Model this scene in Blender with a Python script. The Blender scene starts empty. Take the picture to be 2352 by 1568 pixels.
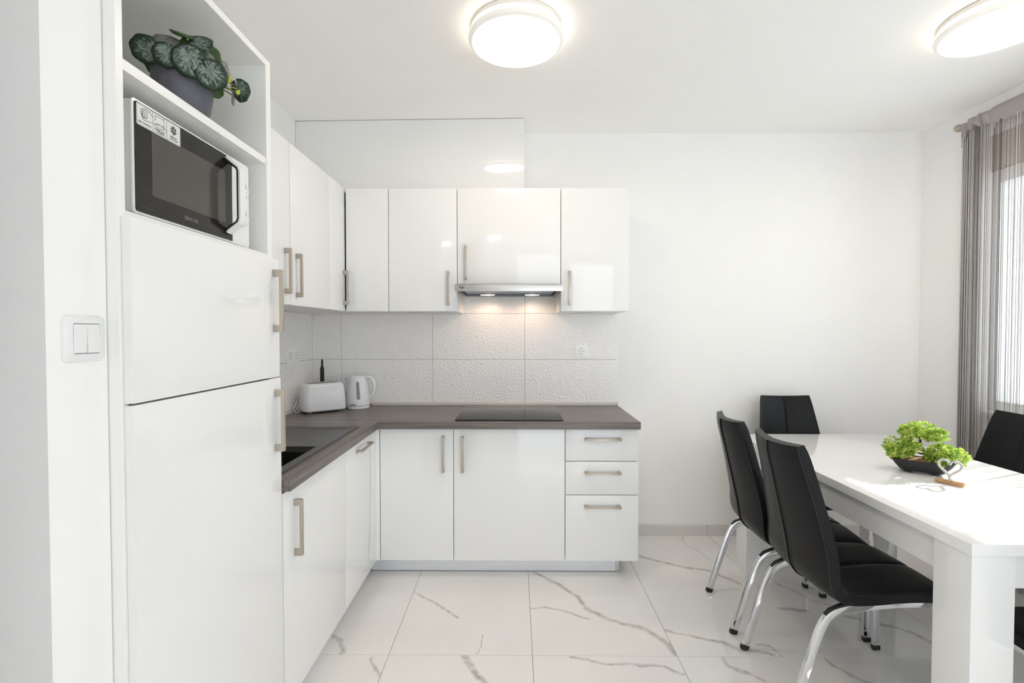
import bpy, bmesh, math, random
from mathutils import Vector, Matrix
random.seed(7)
PI = math.pi
SC = bpy.context.scene
COL = SC.collection

# ------------------------------------------------------------------ camera
cam_d = bpy.data.cameras.new('camera')
cam_d.sensor_width = 36.0
cam_d.lens = 36.0 * 1100.0 / 2352.0
cam_d.clip_start = 0.05
cam = bpy.data.objects.new('camera', cam_d)
COL.objects.link(cam)
cam.location = (0, 0, 1.343)
cam.rotation_euler = (math.radians(90 - 1.25), 0, math.radians(0.47))
SC.camera = cam

# ------------------------------------------------------------------ world, sun, exposure
SC.view_settings.view_transform = 'Standard'
SC.view_settings.look = 'None'
SC.view_settings.exposure = 0.17
SC.view_settings.gamma = 1.0
SC.view_settings.use_curve_mapping = False
SC.cycles.use_denoising = True
SC.cycles.max_bounces = 14
SC.cycles.diffuse_bounces = 12
SC.cycles.glossy_bounces = 6
SC.cycles.transparent_max_bounces = 24
SC.cycles.sample_clamp_indirect = 10.0
SC.cycles.caustics_reflective = False
SC.cycles.caustics_refractive = False

SKY = (0.84, 0.92, 1.0)
world = bpy.data.worlds.new('sky')
SC.world = world
world.use_nodes = True
wn = world.node_tree.nodes['Background']
wn.inputs['Color'].default_value = (*SKY, 1)
wn.inputs['Strength'].default_value = 3.1

sun_d = bpy.data.lights.new('sun', 'SUN')
sun_d.energy = 11.0
sun_d.angle = math.radians(0.6)
sun_d.color = (1.0, 0.975, 0.945)
sun = bpy.data.objects.new('sun', sun_d)
COL.objects.link(sun)
SUN_DIR = Vector((-0.928, -0.371, -0.61)).normalized()
sun.rotation_euler = SUN_DIR.to_track_quat('-Z', 'Y').to_euler()
sun.location = (6, 5, 4)

def area(name, loc, target, sx, sy, power, color, portal=False):
    d = bpy.data.lights.new(name, 'AREA')
    d.shape = 'RECTANGLE'
    d.size, d.size_y = sx, sy
    d.energy = power
    d.color = color
    if portal:
        d.cycles.is_portal = True
    o = bpy.data.objects.new(name, d)
    COL.objects.link(o)
    o.location = loc
    o.rotation_euler = (Vector(target) - Vector(loc)).to_track_quat('-Z', 'Y').to_euler()
    return o
# portals in the window and the widened rear opening (they only guide the sky's light)
area('window_portal', (2.98, 1.45, 1.6), (0, 1.45, 1.6), 2.4, 1.5, 1, (1, 1, 1), True)
area('rear_opening_portal', (1.3, -3.38, 1.2), (1.3, 0, 1.2), 2.2, 2.25, 1, (1, 1, 1), True)

# ------------------------------------------------------------------ materials
def mat(name):
    m = bpy.data.materials.new(name)
    m.use_nodes = True
    nt = m.node_tree
    return m, nt, nt.nodes['Principled BSDF']

def N(nt, typ, **kw):
    n = nt.nodes.new(typ)
    for k, v in kw.items():
        if isinstance(v, (int, float, str, bool)) and hasattr(n, k):
            setattr(n, k, v)
        else:
            n.inputs[k].default_value = v
    return n

def L(nt, a, b):
    nt.links.new(a, b)

def ramp(nt, fac, stops):
    r = nt.nodes.new('ShaderNodeValToRGB')
    cr = r.color_ramp
    while len(cr.elements) < len(stops):
        cr.elements.new(0.5)
    for e, (p, c) in zip(cr.elements, stops):
        e.position = p
        e.color = (*c, 1) if len(c) == 3 else c
    L(nt, fac, r.inputs['Fac'])
    return r

def simple(name, col, rough=0.5, metal=0.0, var=0.02, scale=30.0, bump=0.0, bscale=80.0, coat=0.0, spec=0.5, obj=False):
    """principled material whose colour carries a fine procedural grain"""
    m, nt, b = mat(name)
    tc = N(nt, 'ShaderNodeTexCoord')
    no = N(nt, 'ShaderNodeTexNoise', Scale=scale, Detail=3.0)
    L(nt, tc.outputs['Object'], no.inputs['Vector'])
    lo = tuple(max(0, c * (1 - var)) for c in col)
    hi = tuple(min(1, c * (1 + var)) for c in col)
    r = ramp(nt, no.outputs['Fac'], [(0.3, lo), (0.7, hi)])
    L(nt, r.outputs['Color'], b.inputs['Base Color'])
    b.inputs['Roughness'].default_value = rough
    b.inputs['Metallic'].default_value = metal
    b.inputs['Coat Weight'].default_value = coat
    b.inputs['Coat Roughness'].default_value = 0.03
    b.inputs['Specular IOR Level'].default_value = spec
    if bump:
        n2 = N(nt, 'ShaderNodeTexNoise', Scale=bscale, Detail=2.0)
        L(nt, tc.outputs['Object'], n2.inputs['Vector'])
        bp = N(nt, 'ShaderNodeBump', Strength=bump, Distance=0.01)
        L(nt, n2.outputs['Fac'], bp.inputs['Height'])
        L(nt, bp.outputs['Normal'], b.inputs['Normal'])
    return m

def emit(name, col, strength):
    m, nt, b = mat(name)
    b.inputs['Base Color'].default_value = (*col, 1)
    b.inputs['Emission Color'].default_value = (*col, 1)
    b.inputs['Emission Strength'].default_value = strength
    return m

M = {}
M['wall'] = simple('white_wall_paint', (0.89, 0.885, 0.875), 0.9, var=0.006, scale=6, bump=0.03, bscale=250)
M['ceiling'] = simple('white_ceiling_paint', (0.94, 0.93, 0.915), 0.95, var=0.005, scale=5)
M['lacquer'] = simple('white_gloss_lacquer', (0.83, 0.83, 0.825), 0.06, var=0.004, scale=3, spec=0.5)
M['carcass'] = simple('white_melamine', (0.84, 0.835, 0.815), 0.35, var=0.006, scale=20)
M['niche'] = simple('white_melamine_board', (0.82, 0.82, 0.80), 0.4, var=0.006, scale=20)
M['table'] = simple('white_table_lacquer', (0.81, 0.81, 0.805), 0.09, var=0.004, scale=3)
M['nickel'] = simple('brushed_nickel', (0.50, 0.44, 0.37), 0.38, metal=0.85, var=0.05, scale=200)
M['chrome'] = simple('polished_chrome', (0.80, 0.81, 0.83), 0.06, metal=1.0, var=0.01)
M['hood_inside'] = simple('dull_metal_underside', (0.20, 0.20, 0.205), 0.4, metal=0.7, var=0.05)
M['steel'] = simple('brushed_steel', (0.55, 0.54, 0.52), 0.3, metal=0.9, var=0.03, scale=120)
M['alu'] = simple('satin_aluminium', (0.62, 0.64, 0.67), 0.32, metal=0.6, var=0.02, scale=60)
M['plinth'] = simple('silver_plinth', (0.78, 0.80, 0.83), 0.3, metal=0.15, var=0.02, scale=60)
M['leather'] = simple('black_leatherette', (0.007, 0.007, 0.0075), 0.34, var=0.15, scale=60, bump=0.05, bscale=420, spec=0.22)
M['thread'] = simple('black_piping', (0.006, 0.006, 0.006), 0.5, var=0.1)
M['rubber'] = simple('black_rubber', (0.012, 0.012, 0.012), 0.6, var=0.1)
M['black_plastic'] = simple('black_gloss_plastic', (0.010, 0.010, 0.011), 0.12, var=0.1)
M['white_plastic'] = simple('white_plastic', (0.80, 0.80, 0.80), 0.22, var=0.008, scale=20)
M['toaster'] = simple('cool_white_plastic', (0.72, 0.73, 0.76), 0.16, var=0.008, scale=15)
M['socket'] = simple('bright_white_plastic', (0.93, 0.93, 0.925), 0.2, var=0.004, scale=20)
M['grey_plastic'] = simple('grey_plastic', (0.24, 0.25, 0.27), 0.4, var=0.03)
M['dark'] = simple('dark_recess', (0.03, 0.028, 0.026), 0.7, var=0.1)
M['glass_black'] = simple('black_ceramic_glass', (0.012, 0.012, 0.012), 0.02, var=0.05, scale=300, spec=0.12)
M['oven_glass'] = simple('black_door_glass', (0.020, 0.018, 0.016), 0.03, var=0.03, spec=0.25)
M['oven_window'] = simple('tinted_window_glass', (0.075, 0.068, 0.061), 0.05, var=0.05, scale=500, spec=0.3)
M['sink'] = simple('anthracite_composite', (0.045, 0.042, 0.038), 0.28, var=0.25, scale=600, bump=0.04, bscale=500)
M['sink_bowl'] = simple('black_composite_bowl', (0.010, 0.010, 0.010), 0.35, var=0.2, scale=600)
M['strip'] = simple('grey_sealing_strip', (0.50, 0.49, 0.465), 0.35, var=0.03, scale=60)
M['sticker'] = simple('silver_sticker', (0.66, 0.68, 0.65), 0.4, metal=0.1, var=0.02, scale=40)
M['ink'] = simple('dark_ink', (0.035, 0.04, 0.038), 0.6, var=0.05)
M['print_grey'] = simple('grey_print', (0.22, 0.21, 0.20), 0.6, var=0.05)
M['print_dim'] = simple('dim_print', (0.10, 0.095, 0.09), 0.6, var=0.05)
M['film'] = simple('blue_protective_film', (0.03, 0.16, 0.30), 0.3, metal=0.0, var=0.1, scale=50)
M['filter'] = simple('aluminium_mesh', (0.35, 0.35, 0.34), 0.4, metal=0.8, var=0.3, scale=500)
M['pot'] = simple('slate_grey_pot', (0.105, 0.105, 0.125), 0.55, var=0.04, scale=40)
M['bonsai_pot'] = simple('black_bonsai_pot', (0.015, 0.014, 0.015), 0.45, var=0.1, scale=50)
M['bark'] = simple('dark_bark', (0.045, 0.028, 0.018), 0.8, var=0.4, scale=120, bump=0.3)
M['gravel'] = simple('brown_gravel', (0.36, 0.20, 0.08), 0.8, var=0.6, scale=260, bump=0.5, bscale=300)
M['stem'] = simple('green_stem', (0.10, 0.14, 0.03), 0.5, var=0.2)
M['sprout'] = simple('yellow_green_leaf', (0.42, 0.45, 0.06), 0.5, var=0.2, scale=60)
M['oak'] = simple('light_oak_stick', (0.52, 0.30, 0.13), 0.6, var=0.25, scale=70, bump=0.1)
M['heart'] = simple('cast_aluminium', (0.62, 0.62, 0.62), 0.3, metal=0.7, var=0.12, scale=130, bump=0.15, bscale=150)
M['header'] = simple('grey_curtain_fabric', (0.36, 0.33, 0.325), 0.8, var=0.06, scale=300)
M['pvc'] = simple('white_window_profile', (0.82, 0.82, 0.81), 0.3, var=0.01)
M['shutter'] = simple('shaded_roller_box', (0.50, 0.45, 0.40), 0.6, var=0.03)  # brown-grey puts the box's backlit shade into its colour
M['lamp_body'] = simple('white_lamp_body', (0.80, 0.78, 0.74), 0.4, var=0.01)
M['lamp_on'] = emit('lit_diffuser', (1.0, 0.87, 0.73), 17.0)
M['lamp_slot'] = emit('lit_slot', (1.0, 0.93, 0.82), 3.4)
M['lamp_rim'] = emit('white_rim_added_glow', (0.85, 0.82, 0.77), 0.22)  # plain white rim; emission stands in for light from the diffuser
M['spot_on'] = emit('lit_halogen', (1.0, 0.78, 0.55), 4.5)
M['red'] = simple('red_plastic', (0.35, 0.02, 0.02), 0.4)
M['render'] = simple('outside_plaster', (0.75, 0.73, 0.70), 0.9, var=0.03)
M['grout'] = simple('grey_grout', (0.42, 0.40, 0.37), 0.9, var=0.05, scale=80)
M['skirting'] = simple('pale_skirting_tile', (0.66, 0.645, 0.62), 0.25, var=0.02, scale=8)

def tile_material():
    m, nt, b = mat('white_rippled_tile')
    g = N(nt, 'ShaderNodeNewGeometry')
    no = N(nt, 'ShaderNodeTexNoise', Scale=22.0, Detail=1.0)
    L(nt, g.outputs['Position'], no.inputs['Vector'])
    mp = N(nt, 'ShaderNodeMapping')
    mp.inputs['Scale'].default_value = (1.0, 1.0, 1.45)
    L(nt, g.outputs['Position'], mp.inputs['Vector'])
    v = N(nt, 'ShaderNodeTexVoronoi', Scale=78.0, feature='SMOOTH_F1')
    v.inputs['Smoothness'].default_value = 0.6
    mx = N(nt, 'ShaderNodeVectorMath', operation='MULTIPLY_ADD')
    L(nt, no.outputs['Color'], mx.inputs[0])
    mx.inputs[1].default_value = (0.02, 0.02, 0.02)
    L(nt, mp.outputs['Vector'], mx.inputs[2])
    L(nt, mx.outputs['Vector'], v.inputs['Vector'])
    bp = N(nt, 'ShaderNodeBump', Strength=0.7, Distance=0.004)
    L(nt, v.outputs['Distance'], bp.inputs['Height'])
    L(nt, bp.outputs['Normal'], b.inputs['Normal'])
    b.inputs['Base Color'].default_value = (0.91, 0.895, 0.875, 1)
    b.inputs['Roughness'].default_value = 0.16
    return m
M['wall_tile'] = tile_material()

def wood_material(name, along):
    m, nt, b = mat(name)
    g = N(nt, 'ShaderNodeNewGeometry')
    mp = N(nt, 'ShaderNodeMapping')
    s = {'x': (1.6, 26.0, 60.0), 'y': (26.0, 1.6, 60.0)}[along]
    mp.inputs['Scale'].default_value = s
    L(nt, g.outputs['Position'], mp.inputs['Vector'])
    n1 = N(nt, 'ShaderNodeTexNoise', Scale=1.6, Detail=6.0, Roughness=0.65, Distortion=0.6)
    L(nt, mp.outputs['Vector'], n1.inputs['Vector'])
    r = ramp(nt, n1.outputs['Fac'], [(0.25, (0.082, 0.068, 0.061)), (0.5, (0.155, 0.132, 0.121)), (0.78, (0.26, 0.23, 0.214))])
    n2 = N(nt, 'ShaderNodeTexNoise', Scale=14.0, Detail=4.0, Roughness=0.7)
    L(nt, mp.outputs['Vector'], n2.inputs['Vector'])
    mix = N(nt, 'ShaderNodeMix', data_type='RGBA', blend_type='MULTIPLY')
    mix.inputs['Factor'].default_value = 0.35
    L(nt, r.outputs['Color'], mix.inputs['A'])
    r2 = ramp(nt, n2.outputs['Fac'], [(0.35, (0.55, 0.53, 0.52)), (0.65, (1.25, 1.22, 1.2))])
    L(nt, r2.outputs['Color'], mix.inputs['B'])
    L(nt, mix.outputs['Result'], b.inputs['Base Color'])
    b.inputs['Roughness'].default_value = 0.36
    bp = N(nt, 'ShaderNodeBump', Strength=0.12, Distance=0.003)
    L(nt, n2.outputs['Fac'], bp.inputs['Height'])
    L(nt, bp.outputs['Normal'], b.inputs['Normal'])
    return m
M['wood_x'] = wood_material('grey_brown_oak_laminate', 'x')
M['wood_y'] = wood_material('grey_brown_oak_laminate_turned', 'y')

VEINS = [
(0.012,[(0.112,2.632),(0.216,2.525),(0.300,2.408),(0.346,2.301),(0.411,2.226),(0.495,2.172),(0.578,2.135),(0.627,2.085),(0.663,2.031),(0.659,1.966)]),
(0.006,[(0.078,2.295),(0.138,2.302),(0.196,2.286),(0.270,2.250),(0.333,2.215)]),
(0.006,[(-0.528,2.449),(-0.473,2.383),(-0.392,2.329),(-0.334,2.278),(-0.273,2.216)]),
(0.003,[(-0.136,2.093),(-0.144,2.011),(-0.165,1.959)]),
(0.012,[(-0.211,1.947),(-0.181,1.898),(-0.152,1.842),(-0.109,1.799)]),
(0.007,[(0.227,1.950),(0.291,1.932),(0.369,1.905),(0.451,1.906),(0.580,1.899),(0.664,1.859)]),
(0.010,[(0.742,2.842),(0.841,2.767),(0.960,2.703),(1.083,2.662),(1.157,2.575),(1.190,2.523)]),
(0.004,[(1.091,3.130),(1.070,2.995),(1.108,2.911),(1.139,2.832),(1.158,2.733)]),
(0.006,[(0.665,2.136),(0.731,2.100),(0.777,2.080),(0.887,2.046),(0.944,1.994)]),
(0.008,[(-0.808,2.074),(-0.759,2.039),(-0.725,1.993),(-0.719,1.955)]),
(0.006,[(-0.593,1.943),(-0.570,1.895),(-0.540,1.833)]),
(0.008,[(0.793,2.079),(0.896,2.053),(0.955,2.002),(1.024,1.988),(1.073,1.957)]),
(0.008,[(0.855,1.948),(0.856,1.899),(0.891,1.867),(0.952,1.812)]),
(0.005,[(1.027,2.032),(1.080,2.014),(1.102,1.975),(1.094,1.888),(1.082,1.814)]),
(0.006,[(1.375,2.538),(1.441,2.455),(1.478,2.382),(1.536,2.323)]),
(0.012,[(1.279,2.298),(1.337,2.293),(1.391,2.284)]),
(0.010,[(1.545,2.240),(1.606,2.214),(1.704,2.172),(1.767,2.123),(1.795,2.046)]),
(0.008,[(1.263,1.955),(1.279,1.895),(1.307,1.858),(1.351,1.816)]),
]

def marble_material(veins):
    m, nt, b = mat('white_veined_marble_tile')
    g = N(nt, 'ShaderNodeNewGeometry')
    flat = N(nt, 'ShaderNodeVectorMath', operation='MULTIPLY')
    L(nt, g.outputs['Position'], flat.inputs[0])
    flat.inputs[1].default_value = (1, 1, 0)
    n1 = N(nt, 'ShaderNodeTexNoise', Scale=9.0, Detail=4.0, Roughness=0.6)
    L(nt, flat.outputs['Vector'], n1.inputs['Vector'])
    c = N(nt, 'ShaderNodeVectorMath', operation='SUBTRACT')
    L(nt, n1.outputs['Color'], c.inputs[0])
    c.inputs[1].default_value = (0.5, 0.5, 0.5)
    w = N(nt, 'ShaderNodeVectorMath', operation='MULTIPLY_ADD')
    L(nt, c.outputs['Vector'], w.inputs[0])
    w.inputs[1].default_value = (0.055, 0.055, 0.0)
    L(nt, flat.outputs['Vector'], w.inputs[2])
    p = w.outputs['Vector']
    total = None
    def math_node(op, a, bb=None, cc=None, clamp=False):
        n = nt.nodes.new('ShaderNodeMath')
        n.operation = op
        n.use_clamp = clamp
        for i, v in enumerate((a, bb, cc)):
            if v is None:
                continue
            if isinstance(v, (int, float)):
                n.inputs[i].default_value = v
            else:
                L(nt, v, n.inputs[i])
        return n.outputs[0]
    for wd, pts in veins:
        best = None
        for (ax, ay), (bx, by) in zip(pts[:-1], pts[1:]):
            dx, dy = bx - ax, by - ay
            l2 = dx * dx + dy * dy
            s = N(nt, 'ShaderNodeVectorMath', operation='SUBTRACT')
            L(nt, p, s.inputs[0])
            s.inputs[1].default_value = (ax, ay, 0)
            d = N(nt, 'ShaderNodeVectorMath', operation='DOT_PRODUCT')
            L(nt, s.outputs['Vector'], d.inputs[0])
            d.inputs[1].default_value = (dx / l2, dy / l2, 0)
            h = math_node('ADD', d.outputs['Value'], 0.0, clamp=True)
            f = N(nt, 'ShaderNodeVectorMath', operation='MULTIPLY_ADD')
            L(nt, h, f.inputs[0])
            f.inputs[1].default_value = (-dx, -dy, 0)
            L(nt, s.outputs['Vector'], f.inputs[2])
            ln = N(nt, 'ShaderNodeVectorMath', operation='LENGTH')
            L(nt, f.outputs['Vector'], ln.inputs[0])
            best = ln.outputs['Value'] if best is None else math_node('MINIMUM', best, ln.outputs['Value'])
        v = math_node('SUBTRACT', 1.0, math_node('MULTIPLY', best, 1.0 / (wd * 1.55)), clamp=True)
        v = math_node('MULTIPLY', v, min(1.0, 0.45 + wd * 50))
        total = v if total is None else math_node('MAXIMUM', total, v)
    if total is None:
        total = math_node('ADD', 0.0, 0.0)
    # veins vary in strength along their length
    n2 = N(nt, 'ShaderNodeTexNoise', Scale=30.0, Detail=4.0)
    L(nt, flat.outputs['Vector'], n2.inputs['Vector'])
    r2 = ramp(nt, n2.outputs['Fac'], [(0.3, (0.15,) * 3), (0.65, (1.0,) * 3)])
    k = math_node('MULTIPLY', total, r2.outputs['Color'])
    # faint clouds
    n3 = N(nt, 'ShaderNodeTexNoise', Scale=2.2, Detail=3.0)
    L(nt, flat.outputs['Vector'], n3.inputs['Vector'])
    base = ramp(nt, n3.outputs['Fac'], [(0.3, (0.82, 0.80, 0.775)), (0.7, (0.87, 0.855, 0.835))])
    mx = N(nt, 'ShaderNodeMix', data_type='RGBA')
    L(nt, math_node('POWER', k, 0.7), mx.inputs['Factor'])
    L(nt, base.outputs['Color'], mx.inputs['A'])
    mx.inputs['B'].default_value = (0.40, 0.37, 0.335, 1)
    L(nt, mx.outputs['Result'], b.inputs['Base Color'])
    b.inputs['Roughness'].default_value = 0.07
    return m

def glass_material():
    m, nt, b = mat('clear_window_glass')
    nt.nodes.remove(b)
    out = nt.nodes['Material Output']
    t = N(nt, 'ShaderNodeBsdfTransparent')
    t.inputs['Color'].default_value = (0.95, 0.97, 0.97, 1)
    gl = N(nt, 'ShaderNodeBsdfGlossy')
    gl.inputs['Roughness'].default_value = 0.02
    lw_ = N(nt, 'ShaderNodeLayerWeight', Blend=0.5)
    pw = N(nt, 'ShaderNodeMath', operation='POWER')
    L(nt, lw_.outputs['Facing'], pw.inputs[0]); pw.inputs[1].default_value = 5.0
    fr = N(nt, 'ShaderNodeMath', operation='MULTIPLY_ADD')
    L(nt, pw.outputs[0], fr.inputs[0]); fr.inputs[1].default_value = 0.8; fr.inputs[2].default_value = 0.04
    mx = N(nt, 'ShaderNodeMixShader')
    L(nt, fr.outputs[0], mx.inputs[0])
    L(nt, t.outputs[0], mx.inputs[1])
    L(nt, gl.outputs[0], mx.inputs[2])
    L(nt, mx.outputs[0], out.inputs['Surface'])
    return m
M['glass'] = glass_material()

def string_material():
    m, nt, b = mat('grey_curtain_string')
    out = nt.nodes['Material Output']
    g = N(nt, 'ShaderNodeNewGeometry')
    no = N(nt, 'ShaderNodeTexNoise', Scale=160.0, Detail=2.0)
    L(nt, g.outputs['Position'], no.inputs['Vector'])
    av = N(nt, 'ShaderNodeMath', operation='MULTIPLY_ADD')
    L(nt, g.outputs['Random Per Island'], av.inputs[0]); av.inputs[1].default_value = 0.75
    sc_ = N(nt, 'ShaderNodeMath', operation='MULTIPLY')
    L(nt, no.outputs['Fac'], sc_.inputs[0]); sc_.inputs[1].default_value = 0.3
    L(nt, sc_.outputs[0], av.inputs[2])
    r = ramp(nt, av.outputs[0], [(0.12, (0.22, 0.20, 0.205)), (0.45, (0.60, 0.56, 0.55)), (0.75, (0.95, 0.93, 0.915))])
    L(nt, r.outputs['Color'], b.inputs['Base Color'])
    b.inputs['Roughness'].default_value = 0.45
    tl = N(nt, 'ShaderNodeBsdfTranslucent')
    L(nt, r.outputs['Color'], tl.inputs['Color'])
    mx = N(nt, 'ShaderNodeMixShader')
    mx.inputs[0].default_value = 0.62
    L(nt, b.outputs[0], mx.inputs[1])
    L(nt, tl.outputs[0], mx.inputs[2])
    L(nt, mx.outputs[0], out.inputs['Surface'])
    return m
M['string'] = string_material()

def leaf_material():
    """begonia leaf: silver blade, dark radial veins, dark green margin (uses the UV map as leaf coordinates)"""
    m, nt, b = mat('silver_variegated_leaf')
    uv = N(nt, 'ShaderNodeTexCoord')
    sep = N(nt, 'ShaderNodeSeparateXYZ')
    L(nt, uv.outputs['UV'], sep.inputs[0])     # x = angle/2pi, y = radius 0..1
    cb = N(nt, 'ShaderNodeCombineXYZ')
    a = N(nt, 'ShaderNodeMath', operation='MULTIPLY')
    L(nt, sep.outputs['X'], a.inputs[0]); a.inputs[1].default_value = 22.0
    r_ = N(nt, 'ShaderNodeMath', operation='MULTIPLY')
    L(nt, sep.outputs['Y'], r_.inputs[0]); r_.inputs[1].default_value = 2.4
    L(nt, a.outputs[0], cb.inputs['X']); L(nt, r_.outputs[0], cb.inputs['Y'])
    oi = N(nt, 'ShaderNodeObjectInfo')
    L(nt, oi.outputs['Random'], cb.inputs['Z'])
    no = N(nt, 'ShaderNodeTexNoise', Scale=1.5, Detail=4.0, Roughness=0.6, Distortion=0.7)
    L(nt, cb.outputs[0], no.inputs['Vector'])
    ad = N(nt, 'ShaderNodeMath', operation='MULTIPLY_ADD')
    pw = N(nt, 'ShaderNodeMath', operation='POWER')
    L(nt, sep.outputs['Y'], pw.inputs[0]); pw.inputs[1].default_value = 4.0
    L(nt, pw.outputs[0], ad.inputs[0]); ad.inputs[1].default_value = 0.32
    L(nt, no.outputs['Fac'], ad.inputs[2])
    r = ramp(nt, ad.outputs[0], [(0.44, (0.20, 0.255, 0.225)), (0.53, (0.10, 0.145, 0.115)), (0.58, (0.012, 0.028, 0.014)), (0.75, (0.012, 0.032, 0.010))])
    L(nt, r.outputs['Color'], b.inputs['Base Color'])
    b.inputs['Roughness'].default_value = 0.38
    return m
M['leaf'] = leaf_material()
M['leaf_back'] = simple('plain_green_leaf', (0.035, 0.085, 0.012), 0.5, var=0.25, scale=60)
M['leaf_mauve'] = simple('mauve_leaf_underside', (0.17, 0.17, 0.155), 0.5, var=0.45, scale=140)

def bonsai_leaf_material():
    m, nt, b = mat('bright_bonsai_leaf')
    out = nt.nodes['Material Output']
    g = N(nt, 'ShaderNodeNewGeometry')
    no = N(nt, 'ShaderNodeTexNoise', Scale=55.0, Detail=2.0)
    L(nt, g.outputs['Position'], no.inputs['Vector'])
    r = ramp(nt, no.outputs['Fac'], [(0.32, (0.17, 0.36, 0.08)), (0.48, (0.45, 0.62, 0.10)), (0.64, (0.84, 0.88, 0.30))])
    L(nt, r.outputs['Color'], b.inputs['Base Color'])
    b.inputs['Roughness'].default_value = 0.45
    tl = N(nt, 'ShaderNodeBsdfTranslucent')
    L(nt, r.outputs['Color'], tl.inputs['Color'])
    mx = N(nt, 'ShaderNodeMixShader')
    mx.inputs[0].default_value = 0.35
    L(nt, b.outputs[0], mx.inputs[1]); L(nt, tl.outputs[0], mx.inputs[2])
    L(nt, mx.outputs[0], out.inputs['Surface'])
    return m
M['bonsai_leaf'] = bonsai_leaf_material()

# ------------------------------------------------------------------ mesh building
ORIGIN = {}

class MB:
    """collects shapes in world coordinates, links them as ONE mesh object"""
    def __init__(self):
        self.bm = bmesh.new()
    def box(self, x0, x1, y0, y1, z0, z1):
        v = [self.bm.verts.new(p) for p in ((x0,y0,z0),(x1,y0,z0),(x1,y1,z0),(x0,y1,z0),(x0,y0,z1),(x1,y0,z1),(x1,y1,z1),(x0,y1,z1))]
        for f in ((0,3,2,1),(4,5,6,7),(0,1,5,4),(1,2,6,5),(2,3,7,6),(3,0,4,7)):
            self.bm.faces.new([v[i] for i in f])
        return self
    def quad(self, *p):
        self.bm.faces.new([self.bm.verts.new(q) for q in p])
        return self
    def rings(self, rings, closed=True, cap=True, loop=False):
        """skin a list of equally long point rings"""
        vr = [[self.bm.verts.new(p) for p in r] for r in rings]
        n = len(vr[0])
        pairs = list(zip(vr[:-1], vr[1:]))
        if loop:
            pairs.append((vr[-1], vr[0]))
        for a, b in pairs:
            for i in range(n if closed else n - 1):
                j = (i + 1) % n
                try:
                    self.bm.faces.new((a[i], a[j], b[j], b[i]))
                except ValueError:
                    pass
        if cap and closed and not loop:
            self.bm.faces.new(list(reversed(vr[0])))
            self.bm.faces.new(vr[-1])
        return self
    def lathe(self, c, prof, n=32, axis='z', cap=True):
        rr = []
        for r, h in prof:
            ring = []
            for i in range(n):
                a = 2 * PI * i / n
                x, y = r * math.cos(a), r * math.sin(a)
                if axis == 'z': ring.append((c[0] + x, c[1] + y, c[2] + h))
                elif axis == 'x': ring.append((c[0] + h, c[1] + x, c[2] + y))
                else: ring.append((c[0] + y, c[1] + h, c[2] + x))
            rr.append(ring)
        return self.rings(rr, True, cap)
    def tube(self, pts, r, n=8, closed=False, taper=None):
        pts = [Vector(p) for p in pts]
        rr = []
        m = len(pts)
        side = None
        for i, p in enumerate(pts):
            if closed: t = pts[(i + 1) % m] - pts[i - 1]
            else: t = pts[min(i + 1, m - 1)] - pts[max(i - 1, 0)]
            t.normalize()
            if side is None:
                side = t.cross(Vector((0, 0, 1)))
                if side.length < 1e-3: side = t.cross(Vector((1, 0, 0)))
            else:
                side = side - t * side.dot(t)          # carried along the path without twisting
            side.normalize()
            a, b = side, t.cross(side)
            q = r if taper is None else taper[i]
            rr.append([p + q * (math.cos(2 * PI * k / n) * a + math.sin(2 * PI * k / n) * b) for k in range(n)])
        return self.rings(rr, True, not closed, closed)
    def bar(self, pts, w, h, side):
        """rectangular section swept along a path lying in a plane; side = the plane's normal"""
        pts = [Vector(p) for p in pts]; side = Vector(side); rr = []
        m = len(pts)
        for i, p in enumerate(pts):
            t = (pts[min(i + 1, m - 1)] - pts[max(i - 1, 0)]).normalized()
            nn = side.cross(t).normalized()
            rr.append([p + a * side * w / 2 + b * nn * h / 2 for a, b in ((-1, -1), (1, -1), (1, 1), (-1, 1))])
        return self.rings(rr)
    def prism(self, outline, vec):
        a = [Vector(p) for p in outline]; v = Vector(vec)
        return self.rings([a, [p + v for p in a]])
    def mesh(self, name, m, off=(0, 0, 0), bevel=0.0, seg=2, sharp=32.0, xf=None):
        bm = self.bm
        bmesh.ops.recalc_face_normals(bm, faces=bm.faces)
        if bevel:
            es = [e for e in bm.edges if len(e.link_faces) == 2 and e.calc_face_angle(0) > 0.5]
            bmesh.ops.bevel(bm, geom=es, offset=bevel, segments=seg, profile=0.7, affect='EDGES', clamp_overlap=True)
        for f in bm.faces: f.smooth = True
        lim = math.radians(sharp)
        for e in bm.edges:
            e.smooth = not (len(e.link_faces) == 2 and e.calc_face_angle(0) > lim)
        if xf is not None: bm.transform(xf)
        if tuple(off) != (0, 0, 0): bmesh.ops.translate(bm, verts=bm.verts, vec=-Vector(off))
        me = bpy.data.meshes.new(name)
        bm.to_mesh(me); bm.free()
        if m is not None: me.materials.append(M[m] if isinstance(m, str) else m)
        return me
    def build(self, name, m, parent=None, bevel=0.0, seg=2, sharp=32.0, xf=None, label=None):
        off = ORIGIN.get(parent.name, Vector()) if parent else (0, 0, 0)
        me = self.mesh(name, m, off, bevel, seg, sharp, xf)
        return link(name, me, parent, label)

def link(name, me, parent=None, label=None):
    o = bpy.data.objects.new(name, me)
    COL.objects.link(o)
    if parent:
        o.parent = parent
        ORIGIN[o.name] = ORIGIN.get(parent.name, Vector())
    if label: o['label'] = label
    return o

def thing(name, label, cat, loc=(0, 0, 0), group=None):
    o = bpy.data.objects.new(name, None)
    COL.objects.link(o)
    o.location = loc
    o.empty_display_size = 0.05
    ORIGIN[o.name] = Vector(loc)
    return tag(o, label, cat, group)

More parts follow.
